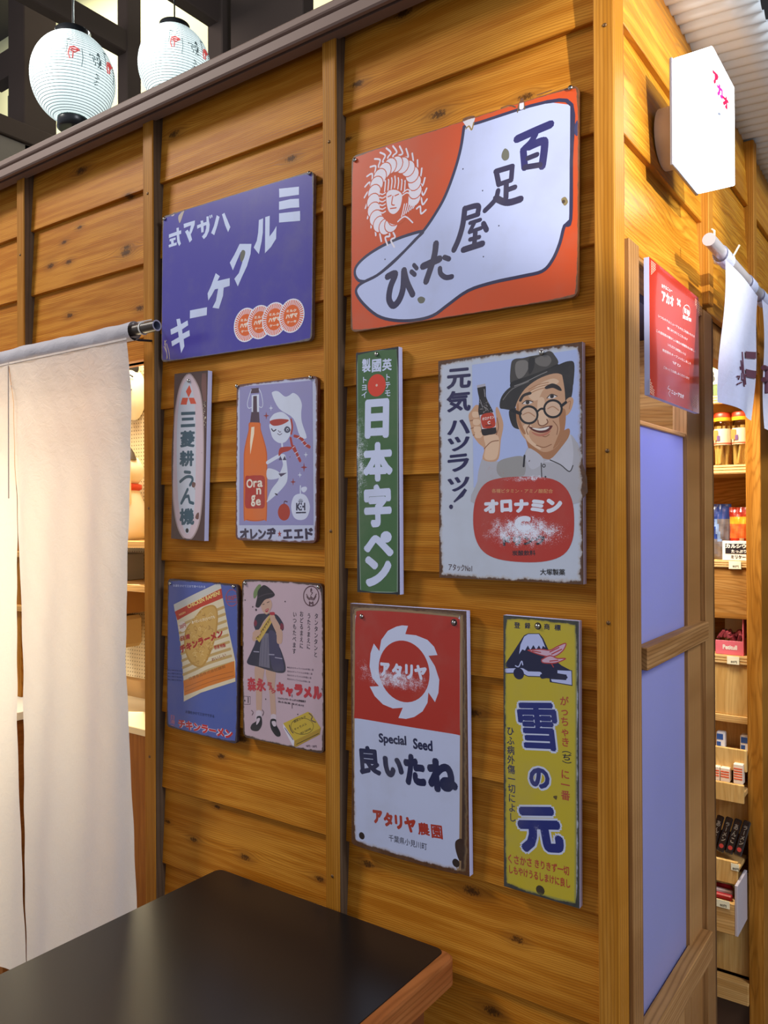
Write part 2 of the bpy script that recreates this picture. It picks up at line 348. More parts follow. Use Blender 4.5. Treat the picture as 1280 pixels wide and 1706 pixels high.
# ------------------------------------------------------------------ sign artwork, in tenths of a millimetre on each face
ART = {
 'blue': [
  ('lettering','P','c8d2f0',[1395,1553,1952,1473,1954,1308,1405,1368]),
  ('lettering','P','c8d2f0',[1399,1282,1723,1266,1955,1227,1965,1047,1725,1085,1401,1111]),
  ('lettering','P','c8d2f0',[1402,1037,1989,967,1992,765,1404,846]),
  ('lettering','P','c8d2f0',[820,1014,944,1026,939,728,909,554,829,284,673,453,763,581,802,754]),
  ('lettering','P','c8d2f0',[1005,1037,1136,1041,1134,602,1254,698,1333,786,1325,522,1177,372,1007,274]),
  ('lettering','P','c8d2f0',[245,609,604,543,578,328,475,87,328,-117,201,-306,90,-126,227,-25,324,173,394,405,278,425,150,233,43,66,-56,252,83,398]),
  ('lettering','P','c8d2f0',[-501,92,-369,2,-444,-90,-51,-88,-53,-258,-240,-270,-260,-445,-391,-714,-595,-664,-484,-522,-419,-265,-523,-266,-622,-377,-735,-487,-761,-325,-648,-168,-559,-9]),
  ('lettering','P','c8d2f0',[-1344,-627,-775,-630,-782,-807,-1347,-811]),
  ('lettering','P','c8d2f0',[-1814,-771,-1691,-767,-1646,-903,-1423,-843,-1402,-958,-1615,-1030,-1594,-1130,-1362,-1076,-1342,-1208,-1553,-1258,-1527,-1430,-1637,-1574,-1699,-1313,-1955,-1384,-1986,-1265,-1725,-1196,-1751,-1063,-1998,-1109,-2020,-982,-1773,-929]),
  ('lettering','P','c8d2f0',[-486,1380,-395,1324,-460,1149,-558,949,-663,1016,-574,1156]),
  ('lettering','P','c8d2f0',[-319,1365,-239,1380,-157,1230,-48,1032,-118,934,-213,1101]),
  ('lettering','P','c8d2f0',[-1132,1280,-1005,1287,-1016,1359,-931,1352,-921,1296,-819,1298,-821,1416,-747,1410,-736,1298,-712,1214,-733,1076,-815,965,-902,924,-964,993,-872,1055,-827,1157,-827,1227,-911,1221,-909,1084,-988,1087,-1004,1217,-1126,1199]),
  ('lettering','P','c8d2f0',[-729,1422,-692,1421,-673,1354,-705,1348]),
  ('lettering','P','c8d2f0',[-673,1424,-637,1423,-622,1363,-654,1357]),
  ('lettering','P','c8d2f0',[-1589,1401,-1205,1406,-1213,1312,-1297,1167,-1344,1112,-1294,984,-1380,935,-1478,1121,-1538,1213,-1451,1245,-1392,1169,-1337,1320,-1577,1302]),
  ('lettering','P','c8d2f0',[-2105,1255,-1832,1269,-1842,1353,-1759,1353,-1748,1269,-1674,1272,-1673,1190,-1742,1187,-1720,1052,-1680,964,-1738,916,-1804,1019,-1830,1187,-2104,1172]),
  ('lettering','P','c8d2f0',[-2078,1141,-1864,1144,-1869,1089,-1938,1089,-1927,1015,-1828,1023,-1827,958,-2101,948,-2112,1009,-2017,1018,-2028,1086,-2078,1085]),
  ('coin_picture','C','e6e2ee',457,-1180,369,30),
  ('coin_picture','C','SUN',457,-1180,341,44),
  ('coin_picture','C','de6426',457,-1180,238,24),
  ('coin_picture','T','f2dcc8','ミルク',[293,-1062,600,-1077],61,0.05),
  ('coin_picture','T','f2dcc8','ハザマ',[277,-1183,635,-1178],104,0.08),
  ('coin_picture','T','f2dcc8','ケーキ',[313,-1309,603,-1313],61,0.05),
  ('coin_picture','C','e6e2ee',869,-1171,363,30),
  ('coin_picture','C','SUN',869,-1171,336,44),
  ('coin_picture','C','de6426',869,-1171,234,24),
  ('coin_picture','T','f2dcc8','ミルク',[709,-1054,1008,-1069],60,0.05),
  ('coin_picture','T','f2dcc8','ハザマ',[694,-1173,1043,-1169],102,0.08),
  ('coin_picture','T','f2dcc8','ケーキ',[729,-1298,1011,-1302],60,0.05),
  ('coin_picture','C','e6e2ee',1298,-1165,358,30),
  ('coin_picture','C','SUN',1298,-1165,332,44),
  ('coin_picture','C','de6426',1298,-1165,231,24),
  ('coin_picture','T','f2dcc8','ミルク',[1143,-1050,1433,-1065],59,0.05),
  ('coin_picture','T','f2dcc8','ハザマ',[1128,-1167,1467,-1163],101,0.08),
  ('coin_picture','T','f2dcc8','ケーキ',[1163,-1290,1436,-1294],59,0.05),
  ('coin_picture','C','e6e2ee',1785,-1154,352,30),
  ('coin_picture','C','SUN',1785,-1154,326,44),
  ('coin_picture','C','de6426',1785,-1154,227,24),
  ('coin_picture','T','f2dcc8','ミルク',[1635,-1041,1916,-1055],58,0.05),
  ('coin_picture','T','f2dcc8','ハザマ',[1621,-1156,1948,-1152],99,0.08),
  ('coin_picture','T','f2dcc8','ケーキ',[1654,-1277,1919,-1281],58,0.05),
  ('enamel_chip','S','6a6a5c',[299,437,363,456,419,401,387,285,311,200,258,307]),
  ('enamel_chip','L','b9ac9a',199,[-2223,-1222,-2170,-1427,-2101,-1698]),
  ('enamel_chip','L','b9ac9a',198,[-2156,-1296,-2068,-1504,-2041,-1671]),
  ('enamel_chip','L','b9ac9a',199,[-2227,-1321,-2207,-1257,-2167,-1222]),
  ('enamel_chip','L','b9ac9a',199,[-2247,-1352,-2143,-1529,-2151,-1660]),
  ('enamel_chip','S','c9b9c4',[-2036,1702,-1887,1738,-1936,1666,-2010,1664]),
  ('enamel_chip','S','b8a9a0',[-1763,1631,-1544,1733,-1592,1661,-1711,1458,-1761,1500]),
 ],
 'tabi': [
  ('sock_picture','P','bcc4ea',[-1990,-778,-2140,-733,-2232,-598,-2192,-444,-1943,-288,-1552,-163,-1126,-88,-664,-72,-826,-192,-1078,-367,-1406,-560,-1695,-707]),
  ('sock_picture','P','bcc4ea',[195,1612,522,1602,1158,1612,1464,1612,1762,1594,2207,1415,2205,510,2199,-446,2093,-525,2012,-797,1887,-1045,1704,-1202,1328,-1226,781,-1242,291,-1309,-131,-1504,-436,-1647,-840,-1680,-1305,-1618,-1690,-1476,-2037,-1189,-2199,-964,-2150,-844,-1990,-778,-1695,-707,-1359,-549,-1032,-337,-668,-82,-403,184,-186,473,5,872,130,1245]),
  ('sock_picture','L','33304f',579,[-1990,-778,-2140,-733,-2232,-598,-2192,-444,-1943,-288,-1552,-163,-1126,-88,-664,-72,-826,-192,-1078,-367,-1406,-560,-1695,-707,-1990,-778]),
  ('sock_picture','L','33304f',583,[1762,1594,2207,1415,2205,510,2199,-446,2093,-525,2012,-797,1887,-1045,1704,-1202,1328,-1226,781,-1242,291,-1309,-131,-1504,-436,-1647,-840,-1680,-1305,-1618,-1690,-1476,-2037,-1189,-2199,-964,-2150,-844,-1990,-778,-1695,-707,-1359,-549,-1032,-337,-668,-82,-403,184,-186,473,5,872,130,1245,195,1612]),
  ('sock_picture','K','33304f',527,[195,1612,522,1602,1158,1612,1464,1612,1762,1594]),
  ('sock_picture','K','33304f',504,[2207,1422,2205,510,2199,-449,2093,-525]),
  ('emblem','L','e8dfea',342,[-801,372,-722,396,-703,260,-597,307]),
  ('emblem','L','e8dfea',341,[-776,504,-706,551,-667,419,-575,498]),
  ('emblem','L','e8dfea',341,[-774,645,-716,713,-658,591,-583,697]),
  ('emblem','L','e8dfea',341,[-795,789,-750,875,-676,768,-623,897]),
  ('emblem','L','e8dfea',342,[-837,929,-808,1030,-722,942,-692,1089]),
  ('emblem','L','e8dfea',343,[-898,1059,-888,1171,-792,1106,-787,1265]),
  ('emblem','L','e8dfea',344,[-977,1174,-985,1291,-884,1253,-905,1418]),
  ('emblem','L','e8dfea',345,[-1070,1269,-1096,1386,-995,1376,-1041,1539]),
  ('emblem','L','e8dfea',347,[-1173,1338,-1216,1450,-1119,1470,-1189,1623]),
  ('emblem','L','e8dfea',349,[-1281,1379,-1340,1481,-1252,1530,-1342,1666]),
  ('emblem','L','e8dfea',351,[-1390,1389,-1462,1476,-1387,1552,-1494,1665]),
  ('emblem','L','e8dfea',352,[-1494,1367,-1576,1435,-1518,1535,-1638,1620]),
  ('emblem','L','e8dfea',354,[-1588,1314,-1677,1360,-1638,1479,-1765,1531]),
  ('emblem','L','e8dfea',355,[-1669,1233,-1760,1253,-1743,1387,-1871,1402]),
  ('emblem','L','e8dfea',357,[-1731,1126,-1820,1120,-1826,1262,-1949,1240]),
  ('emblem','L','e8dfea',357,[-1772,999,-1855,967,-1884,1110,-1996,1051]),
  ('emblem','L','e8dfea',358,[-1790,859,-1862,802,-1913,938,-2009,846]),
  ('emblem','L','e8dfea',358,[-1783,710,-1842,632,-1912,755,-1986,634]),
  ('emblem','L','e8dfea',357,[-1753,562,-1795,466,-1881,570,-1931,426]),
  ('emblem','L','e8dfea',357,[-1700,420,-1724,311,-1822,392,-1845,232]),
  ('emblem','L','e8dfea',355,[-1628,293,-1632,176,-1737,229,-1732,61]),
  ('emblem','L','e8dfea',354,[-1540,185,-1525,66,-1631,90,-1599,-78]),
  ('emblem','L','e8dfea',352,[-1439,102,-1406,-14,-1509,-20,-1453,-179]),
  ('emblem','L','e8dfea',351,[-1332,47,-1283,-60,-1378,-96,-1300,-239]),
  ('emblem','C','cc5020',-863,578,160,16),
  ('emblem','C','e8dfea',-863,578,141,16),
  ('emblem','C','cc5020',-836,713,160,16),
  ('emblem','C','e8dfea',-836,713,141,16),
  ('emblem','C','cc5020',-851,869,160,16),
  ('emblem','C','e8dfea',-851,869,141,16),
  ('emblem','C','cc5020',-902,1026,161,16),
  ('emblem','C','e8dfea',-902,1026,141,16),
  ('emblem','C','cc5020',-994,1159,161,16),
  ('emblem','C','e8dfea',-994,1159,142,16),
  ('emblem','C','cc5020',-1125,1252,162,16),
  ('emblem','C','e8dfea',-1125,1252,143,16),
  ('emblem','C','cc5020',-1266,1306,163,16),
  ('emblem','C','e8dfea',-1266,1306,143,16),
  ('emblem','C','cc5020',-1408,1306,164,16),
  ('emblem','C','e8dfea',-1408,1306,144,16),
  ('emblem','C','cc5020',-1532,1250,165,16),
  ('emblem','C','e8dfea',-1532,1250,145,16),
  ('emblem','C','cc5020',-1642,1159,165,16),
  ('emblem','C','e8dfea',-1642,1159,146,16),
  ('emblem','C','cc5020',-1719,1031,166,16),
  ('emblem','C','e8dfea',-1719,1031,146,16),
  ('emblem','C','cc5020',-1772,886,166,16),
  ('emblem','C','e8dfea',-1772,886,146,16),
  ('emblem','C','cc5020',-1796,721,166,16),
  ('emblem','C','e8dfea',-1796,721,146,16),
  ('emblem','C','cc5020',-1780,552,166,16),
  ('emblem','C','e8dfea',-1780,552,146,16),
  ('emblem','C','cc5020',-1730,391,166,16),
  ('emblem','C','e8dfea',-1730,391,146,16),
  ('emblem','C','cc5020',-1642,255,165,16),
  ('emblem','C','e8dfea',-1642,255,146,16),
  ('emblem','C','cc5020',-1506,181,164,16),
  ('emblem','C','e8dfea',-1506,181,145,16),
  ('emblem','C','cc5020',-1373,201,164,16),
  ('emblem','C','e8dfea',-1373,201,144,16),
  ('emblem','C','cc5020',-1298,313,163,16),
  ('emblem','C','e8dfea',-1298,313,144,16),
  ('emblem','S','cc5020',[-1607,947,-1273,1025,-1015,811,-991,499,-1081,211,-1316,181,-1580,392,-1644,680]),
  ('emblem','S','e8dfea',[-1486,802,-1320,842,-1140,724,-1149,533,-1223,414,-1341,388,-1451,501]),
  ('emblem','L','cc5020',234,[-1452,736,-1376,746]),
  ('emblem','L','cc5020',232,[-1291,719,-1206,731]),
  ('emblem','L','cc5020',234,[-1338,722,-1365,580,-1304,547]),
  ('emblem','L','cc5020',233,[-1394,501,-1261,488]),
  ('emblem','L','e8dfea',274,[-1530,858,-1511,1042,-1521,1048]),
  ('emblem','L','e8dfea',273,[-1453,864,-1435,1024,-1444,1061]),
  ('emblem','L','e8dfea',272,[-1377,870,-1358,1006,-1368,1075]),
  ('emblem','L','e8dfea',272,[-1301,876,-1283,989,-1293,1088]),
  ('emblem','L','e8dfea',271,[-1225,836,-1207,971,-1217,1039]),
  ('emblem','L','e8dfea',270,[-1150,796,-1132,953,-1142,990]),
  ('emblem','L','e8dfea',269,[-1075,756,-1058,936,-1067,942]),
  ('emblem','L','e8dfea',235,[-1510,827,-1577,810,-1645,841]),
  ('emblem','L','e8dfea',235,[-1510,756,-1577,740,-1645,771]),
  ('emblem','L','e8dfea',235,[-1509,686,-1577,669,-1645,700]),
  ('emblem','L','e8dfea',235,[-1509,615,-1576,599,-1644,629]),
  ('emblem','L','e8dfea',235,[-1508,545,-1576,528,-1644,558]),
  ('emblem','L','e8dfea',235,[-1508,474,-1575,457,-1643,487]),
  ('emblem','L','e8dfea',231,[-1138,300,-1110,371,-1074,517]),
  ('emblem','L','e8dfea',231,[-1087,320,-1059,383,-1023,514]),
  ('emblem','L','e8dfea',230,[-1036,340,-1008,395,-972,510]),
  ('emblem','L','e8dfea',230,[-985,360,-958,407,-922,507]),
  ('emblem','L','e8dfea',229,[-935,380,-907,420,-871,503]),
  ('emblem','L','e8dfea',229,[-884,399,-857,432,-821,500]),
  ('emblem','L','e8dfea',230,[-1131,683,-1015,715,-899,632]),
  ('emblem','L','e8dfea',230,[-1108,736,-1015,773,-937,736]),
  ('emblem','L','e8dfea',269,[-1222,220,-1059,283,-887,133]),
  ('lettering','L','2e2a66',1384,[1231,1119,1542,1165,1838,1201]),
  ('lettering','L','2e2a66',1110,[1572,1115,1487,1000,1362,921]),
  ('lettering','L','2e2a66',1254,[1347,904,1375,604]),
  ('lettering','L','2e2a66',1372,[1449,933,1692,963,1737,893,1694,551]),
  ('lettering','L','332d4d',897,[1431,743,1600,763]),
  ('lettering','L','332d4d',964,[1375,604,1657,577]),
  ('lettering','L','332d4d',985,[830,666,1144,675]),
  ('lettering','L','332d4d',996,[838,664,891,428]),
  ('lettering','L','332d4d',916,[1144,675,1126,461]),
  ('lettering','L','332d4d',845,[891,428,1126,447]),
  ('lettering','L','332d4d',990,[1033,412,1027,160]),
  ('lettering','L','332d4d',913,[1049,296,1197,311]),
  ('lettering','L','332d4d',927,[876,324,821,177,621,34]),
  ('lettering','L','332d4d',1201,[833,203,1050,80,1302,85]),
  ('lettering','L','332d4d',1013,[233,153,481,150,482,27]),
  ('lettering','L','332d4d',868,[209,-25,491,-3]),
  ('lettering','L','332d4d',1103,[220,155,180,-121,97,-361,0,-535]),
  ('lettering','L','332d4d',722,[326,-122,532,-106]),
  ('lettering','L','332d4d',801,[417,-126,319,-280]),
  ('lettering','L','332d4d',721,[319,-280,553,-254]),
  ('lettering','L','332d4d',1006,[594,-187,655,-307]),
  ('lettering','L','332d4d',943,[435,-300,411,-549]),
  ('lettering','L','332d4d',795,[328,-413,513,-405]),
  ('lettering','L','332d4d',1153,[195,-570,575,-532]),
  ('lettering','L','332d4d',1345,[-656,-717,-301,-643]),
  ('lettering','L','332d4d',1276,[-378,-353,-420,-600,-587,-1004]),
  ('lettering','L','332d4d',963,[-197,-632,-102,-679]),
  ('lettering','L','332d4d',966,[-292,-816,-274,-916,-165,-1001,-40,-1007]),
  ('lettering','L','332d4d',1322,[-1453,-774,-1272,-750,-1380,-973,-1417,-1201,-1321,-1340,-1190,-1266,-1097,-1056,-1076,-721]),
  ('lettering','L','332d4d',1229,[-1076,-721,-1005,-956,-880,-1197]),
  ('lettering','L','332d4d',916,[-910,-772,-836,-838]),
  ('lettering','L','332d4d',838,[-855,-659,-791,-731]),
  ('enamel_chip','S','6b6a5e',[1006,1019,1077,948,1077,832,999,809,940,877,951,963]),
  ('enamel_chip','S','6b6a5e',[-774,-1297,-697,-1263,-607,-1314,-638,-1385,-728,-1380]),
  ('enamel_chip','S','d8d4dc',[169,1754,406,1746,378,1598,317,1506,233,1613]),
  ('enamel_chip','L','9a7c40',255,[233,1565,296,1595,350,1515,391,1631]),
  ('enamel_chip','L','6b5638',244,[1236,1573,1273,1719,1330,1772,1370,1587]),
  ('enamel_chip','S','d8d4dc',[1285,1751,1342,1748,1350,1610,1274,1614]),
  ('enamel_chip','S','8a7a52',[2033,-84,2105,-55,2152,-150,2091,-198]),
  ('enamel_chip','C','4a3b2c',2073,-126,30,24),
  ('enamel_chip','S','3a3c66',[2258,1059,2310,1135,2312,900,2262,930]),
  ('enamel_chip','L','5a4a30',212,[923,1732,1080,1733,1197,1671]),
  ('enamel_chip','L','c8b080',172,[1595,1757,1724,1760,1853,1762]),
  ('enamel_chip','C','4a4a60',178,867,15,8),
  ('enamel_chip','C','4a4a60',574,393,14,8),
  ('enamel_chip','C','4a4a60',895,-284,14,8),
  ('enamel_chip','C','4a4a60',597,-763,14,8),
  ('enamel_chip','C','4a4a60',-1512,-436,16,8),
 ],
 'mitsu': [
  ('oval_panel','S','a8918f',[-74,1900,199,1680,367,1360,456,881,500,121,499,-710,430,-1426,255,-1792,35,-1933,-210,-1838,-411,-1529,-540,-969,-604,-232,-590,504,-510,1163,-353,1666]),
  ('oval_panel','S','c9b3ba',[-73,1866,164,1670,333,1350,417,883,462,122,460,-711,391,-1403,233,-1757,34,-1899,-186,-1805,-375,-1516,-499,-968,-563,-232,-549,503,-473,1149,-327,1628]),
  ('oval_panel','S','bfc2cd',[-106,1748,43,1570,165,1084,220,125,229,-953,162,-1435,5,-1780,-182,-1569,-348,-965,-430,134,-420,988,-298,1542]),
  ('emblem','P','cc4a2a',[-41,1628,36,1474,-57,1340,-159,1485]),
  ('emblem','P','cc4a2a',[-274,1346,-75,1336,-124,1181,-331,1191]),
  ('emblem','P','cc4a2a',[-57,1335,122,1326,208,1183,12,1192]),
  ('lettering','P','35505f',[-307,1018,178,1012,180,940,-305,945]),
  ('lettering','P','35505f',[-278,885,125,882,127,815,-276,817]),
  ('lettering','P','35505f',[-310,736,180,736,182,664,-307,665]),
  ('lettering','T','35505f','菱',[-317,395,180,394],387,0.05),
  ('lettering','T','35505f','耕',[-329,-57,165,-52],363,0.05),
  ('lettering','T','35505f','機',[-286,-1398,217,-1371],387,0.045),
  ('lettering','K','35505f',723,[-137,-362,43,-374]),
  ('lettering','L','35505f',722,[-286,-586,-90,-480,82,-475,135,-546,53,-663]),
  ('lettering','K','35505f',727,[-27,-760,-141,-936,-234,-1084,-112,-936,3,-910,54,-1053,172,-1075]),
  ('rust_spot','C','1e1a1a',-15,-1703,53,14),
  ('rust_spot','S','6b4a44',[136,-594,236,-618,204,-714,114,-691]),
  ('rust_spot','S','6b4640',[293,-1311,370,-1285,360,-1428,254,-1408]),
  ('rust_spot','L','8d6a50',120,[184,-666,223,-762]),
  ('rust_spot','C','8a7a68',492,1722,14,7),
  ('rust_spot','C','b09a80',477,1672,11,7),
  ('rust_spot','C','b09a80',436,1642,13,7),
  ('rust_spot','C','b09a80',481,1602,27,7),
  ('rust_spot','C','b09a80',458,1547,19,7),
  ('rust_spot','C','c2b29a',455,1513,23,7),
  ('rust_spot','C','c2b29a',505,1465,14,7),
  ('rust_spot','C','8a7a68',517,1423,10,7),
  ('rust_spot','C','b09a80',469,1384,13,7),
  ('rust_spot','C','8a7a68',491,1343,13,7),
  ('rust_spot','C','c2b29a',442,1297,10,7),
  ('rust_spot','C','8a7a68',516,1242,24,7),
  ('rust_spot','C','8a7a68',465,1210,16,7),
  ('rust_spot','C','8a7a68',469,1158,25,7),
  ('rust_spot','C','b09a80',498,1118,19,7),
  ('rust_spot','C','b09a80',447,1078,13,7),
  ('rust_spot','C','8a7a68',488,1044,14,7),
  ('rust_spot','C','c2b29a',484,1001,16,7),
  ('rust_spot','C','b09a80',461,956,14,7),
  ('rust_spot','C','c2b29a',455,903,12,7),
  ('rust_spot','C','c2b29a',512,861,27,7),
  ('rust_spot','C','b09a80',490,827,15,7),
  ('rust_spot','C','b09a80',476,781,18,7),
  ('rust_spot','C','8a7a68',534,749,21,7),
  ('rust_spot','C','c2b29a',491,696,14,7),
  ('rust_spot','C','8a7a68',526,646,10,7),
  ('rust_spot','P','6f4640',[376,1859,536,1857,535,1233,431,1238,360,1598]),
 ],
 'ade': [
  ('illustration','P','8f8ab8',[-1062,1643,1016,1608,1075,-1327,-1047,-1367]),
  ('illustration','S','c45a20',[-755,853,-450,836,-416,685,-318,449,-239,215,-221,-63,-219,-1171,-298,-1246,-564,-1279,-832,-1255,-913,-1173,-924,-45,-917,214,-869,425,-786,681]),
  ('illustration','S','d96c24',[-732,838,-472,823,-435,663,-340,427,-268,193,-252,-62,-251,-1160,-320,-1224,-564,-1253,-809,-1231,-883,-1161,-894,-46,-884,213,-836,424,-760,679]),
  ('illustration','P','4f3846',[-702,1075,-475,1061,-450,834,-739,854]),
  ('illustration','P','cdd2e4',[-696,1438,-479,1438,-475,1061,-692,1074]),
  ('illustration','P','4f3846',[-650,1411,-543,1410,-530,1064,-653,1072]),
  ('illustration','P','4f3846',[-717,1580,-487,1578,-479,1468,-722,1475]),
  ('illustration','L','cdd2e4',165,[-707,1556,-787,1386,-825,1248,-785,1163,-703,1169]),
  ('illustration','L','cdd2e4',162,[-480,1550,-415,1452,-364,1239,-396,1153,-476,1177]),
  ('illustration','P','ecd9bd',[-699,747,-607,754,-616,602,-725,161,-734,420]),
  ('illustration','S','b0301f',[-868,-323,-737,-299,-542,-291,-301,-332,-291,-640,-294,-964,-470,-1000,-664,-1001,-862,-967,-872,-637]),
  ('illustration','T','e8dccb','O',[-834,-467,-644,-462],197,0.03),
  ('illustration','T','e8dccb','r',[-631,-479,-514,-475],140,0.03),
  ('illustration','T','e8dccb','a',[-507,-471,-347,-473],144,0.03),
  ('illustration','T','e8dccb','n',[-538,-634,-393,-630],140,0.03),
  ('illustration','T','e8dccb','g',[-692,-837,-562,-837],246,0.03),
  ('illustration','T','e8dccb','e',[-549,-872,-400,-867],140,0.03),
  ('illustration','S','cdd2e4',[-97,1405,-51,1465,80,1455,260,1337,381,1346,502,1391,652,1303,737,1141,721,963,747,761,874,454,690,496,507,864,108,1093]),
  ('illustration','S','a8382b',[-97,1416,-33,1239,108,1120,384,1052,566,950,711,796,772,626,713,557,630,588,575,681,477,843,324,983,140,1063,-17,1192]),
  ('illustration','S','cdd2e4',[-154,857,-77,967,16,1007,171,1020,309,955,402,848,142,840]),
  ('illustration','S','cdd2e4',[-157,788,-130,625,-56,472,116,374,285,389,396,487,444,597,463,777,386,849,143,760]),
  ('illustration','S','a8382b',[-151,845,-14,876,203,873,387,833,204,757,-12,738,-128,781]),
  ('illustration','L','3b3247',275,[-105,681,-49,630,20,659]),
  ('illustration','S','4a4a60',[251,652,312,712,394,690,434,620,359,574,283,594]),
  ('illustration','C','cdd2e4',346,643,32,12),
  ('illustration','C','33304a',349,638,20,10),
  ('illustration','L','5a4660',160,[88,637,129,599,160,611]),
  ('illustration','L','5a4660',160,[67,574,129,544,191,569]),
  ('illustration','L','a8382b',496,[447,845,479,686,450,552]),
  ('illustration','L','a8382b',586,[436,462,483,302,559,187]),
  ('illustration','L','a8382b',673,[528,278,635,95,701,-14]),
  ('illustration','L','a8382b',582,[541,503,676,463,780,391]),
  ('illustration','L','a8382b',668,[750,426,840,322,952,258]),
  ('illustration','L','cdd2e4',135,[465,247,543,284]),
  ('illustration','L','cdd2e4',135,[557,142,634,180]),
  ('illustration','L','cdd2e4',134,[608,51,685,89]),
  ('illustration','L','cdd2e4',134,[619,443,696,480]),
  ('illustration','L','cdd2e4',134,[739,360,815,397]),
  ('illustration','L','cdd2e4',133,[814,285,890,322]),
  ('illustration','L','cdd2e4',455,[192,405,209,245]),
  ('illustration','L','cdd2e4',780,[-218,-28,-36,47,103,100]),
  ('illustration','S','cdd2e4',[149,122,287,117,335,-77,361,-270,339,-439,218,-574,3,-733,-209,-860,-210,-813,-92,-595,93,-413,138,-266,228,-74]),
  ('illustration','S','cdd2e4',[-217,-160,-3,-183,138,-254,154,-328,30,-378,-214,-368]),
  ('illustration','S','a8382b',[106,100,117,237,209,286,489,275,393,204,210,165]),
  ('illustration','P','4a3c58',[104,16,156,99,212,13]),
  ('illustration','P','4a3c58',[218,12,272,102,325,9]),
  ('illustration','P','4a3c58',[101,-265,343,-254,169,-335]),
  ('illustration','S','3b3040',[-4,-676,71,-692,80,-722,28,-710]),
  ('illustration','P','8f2f2c',[-261,1054,-243,983,-173,961,-242,948,-259,879,-277,950,-347,972,-277,985]),
  ('illustration','P','cdd2e4',[-126,1184,-113,1131,-62,1115,-113,1106,-125,1055,-138,1107,-189,1124,-138,1133]),
  ('illustration','P','8f2f2c',[808,-53,827,-132,902,-153,828,-171,810,-249,791,-170,716,-149,791,-131]),
  ('illustration','P','cdd2e4',[856,168,868,118,916,104,868,93,857,43,845,94,797,108,845,118]),
  ('illustration','P','cdd2e4',[698,-242,710,-293,758,-306,710,-318,699,-368,687,-317,638,-304,686,-292]),
  ('illustration','P','8f2f2c',[514,-365,530,-430,592,-447,530,-462,515,-527,499,-462,436,-445,499,-430]),
  ('illustration','S','a83c28',[267,-893,390,-949,436,-1073,392,-1197,271,-1249,147,-1201,93,-1076,145,-950]),
  ('illustration','L','5a2c34',227,[267,-897,282,-847,358,-858]),
  ('illustration','S','ccd0e6',[717,-690,880,-746,976,-957,899,-1168,723,-1231,543,-1173,465,-960,539,-745]),
  ('illustration','L','ccd0e6',291,[717,-712,715,-529]),
  ('illustration','S','ccd0e6',[746,-567,863,-546,893,-602,820,-664,755,-634]),
  ('illustration','T','33304a','KH',[601,-959,853,-953],161,0.05),
  ('illustration','C','ccd0e6',726,-958,45,14),
  ('illustration','C','33304a',726,-958,18,10),
  ('illustration','K','33304a',134,[694,-869,663,-838]),
  ('illustration','K','33304a',134,[707,-861,689,-806]),
  ('illustration','K','33304a',134,[725,-858,724,-795]),
  ('illustration','K','33304a',134,[743,-860,760,-806]),
  ('illustration','K','33304a',134,[756,-869,786,-837]),
  ('illustration','K','33304a',313,[611,-1082,742,-1076]),
  ('illustration','K','33304a',311,[765,-1076,860,-1073]),
  ('lettering','T','3b2f44','オ',[-1028,-1569,-750,-1547],248,0.055),
  ('lettering','T','3b2f44','レ',[-711,-1561,-490,-1541],234,0.055),
  ('lettering','T','3b2f44','ン',[-477,-1555,-241,-1535],220,0.055),
  ('lettering','T','3b2f44','ヂ',[-225,-1543,42,-1523],253,0.055),
  ('lettering','T','3b2f44','エ',[243,-1536,501,-1516],195,0.055),
  ('lettering','T','3b2f44','エ',[547,-1524,799,-1504],193,0.055),
  ('lettering','T','3b2f44','ド',[852,-1512,1068,-1493],233,0.055),
  ('lettering','T','9c3a34','★',[89,-1524,203,-1519],137,0.0),
 ],
 'green': [
  ('enamel_face','S','8a9a8c',[-474,2173,-452,2276,-371,2313,34,2303,384,2294,467,2261,483,2145,476,136,453,-2154,428,-2269,352,-2284,-34,-2298,-340,-2307,-417,-2282,-431,-2166,-466,177]),
  ('enamel_face','S','3f6238',[-460,2171,-437,2262,-363,2300,34,2292,384,2282,453,2245,466,2147,459,137,436,-2155,408,-2258,352,-2270,-34,-2283,-329,-2292,-402,-2264,-416,-2165,-451,176]),
  ('lettering','T','c6cde9','製',[-354,2047,-147,2047],268,0.03),
  ('lettering','T','c6cde9','國',[-119,2021,102,2013],248,0.03),
  ('lettering','T','c6cde9','英',[124,2011,348,2005],229,0.03),
  ('lettering','V','c6cde9','トテモ',[249,1845,246,1397],147,0.02),
  ('lettering','V','c6cde9','トヨイ',[-301,1846,-304,1417],154,0.02),
  ('lettering','C','cf3a22',-7,1642,213,26),
  ('lettering','C','d8b0a0',-7,1642,26,8),
  ('lettering','T','c6cde9','日',[-292,1014,278,1000],755,0.06),
  ('lettering','T','c6cde9','本',[-341,186,356,184],754,0.06),
  ('lettering','T','c6cde9','字',[-325,-660,322,-640],821,0.055),
  ('lettering','T','c6cde9','ペ',[-341,-1404,359,-1364],483,0.07),
  ('lettering','T','c6cde9','ン',[-312,-1913,321,-1862],590,0.07),
 ],
 'oro': [
  ('portrait_picture','P','a9b6e2',[-662,1805,28,1817,1310,1838,1314,338,1258,-392,-644,-346]),
  ('portrait_picture','S','adabb4',[-569,-242,-522,21,-417,200,-154,84,75,151,300,154,412,301,630,151,897,138,1082,376,1148,470,1237,367,1300,193,1303,-636,-571,-665]),
  ('portrait_picture','S','979494',[-154,84,75,151,300,154,355,11,298,-190,-41,-205,-184,-97]),
  ('portrait_picture','S','c69877',[-737,921,-676,1009,-591,1095,-501,1048,-473,809,-444,596,-268,585,-194,788,-207,972,-172,1026,-106,886,-58,701,-109,445,-154,136,-315,91,-462,150,-431,319,-535,417,-654,570,-698,745]),
  ('portrait_picture','S','dcb89a',[-430,543,-210,555,-138,447,-183,163,-329,118,-432,175,-401,357]),
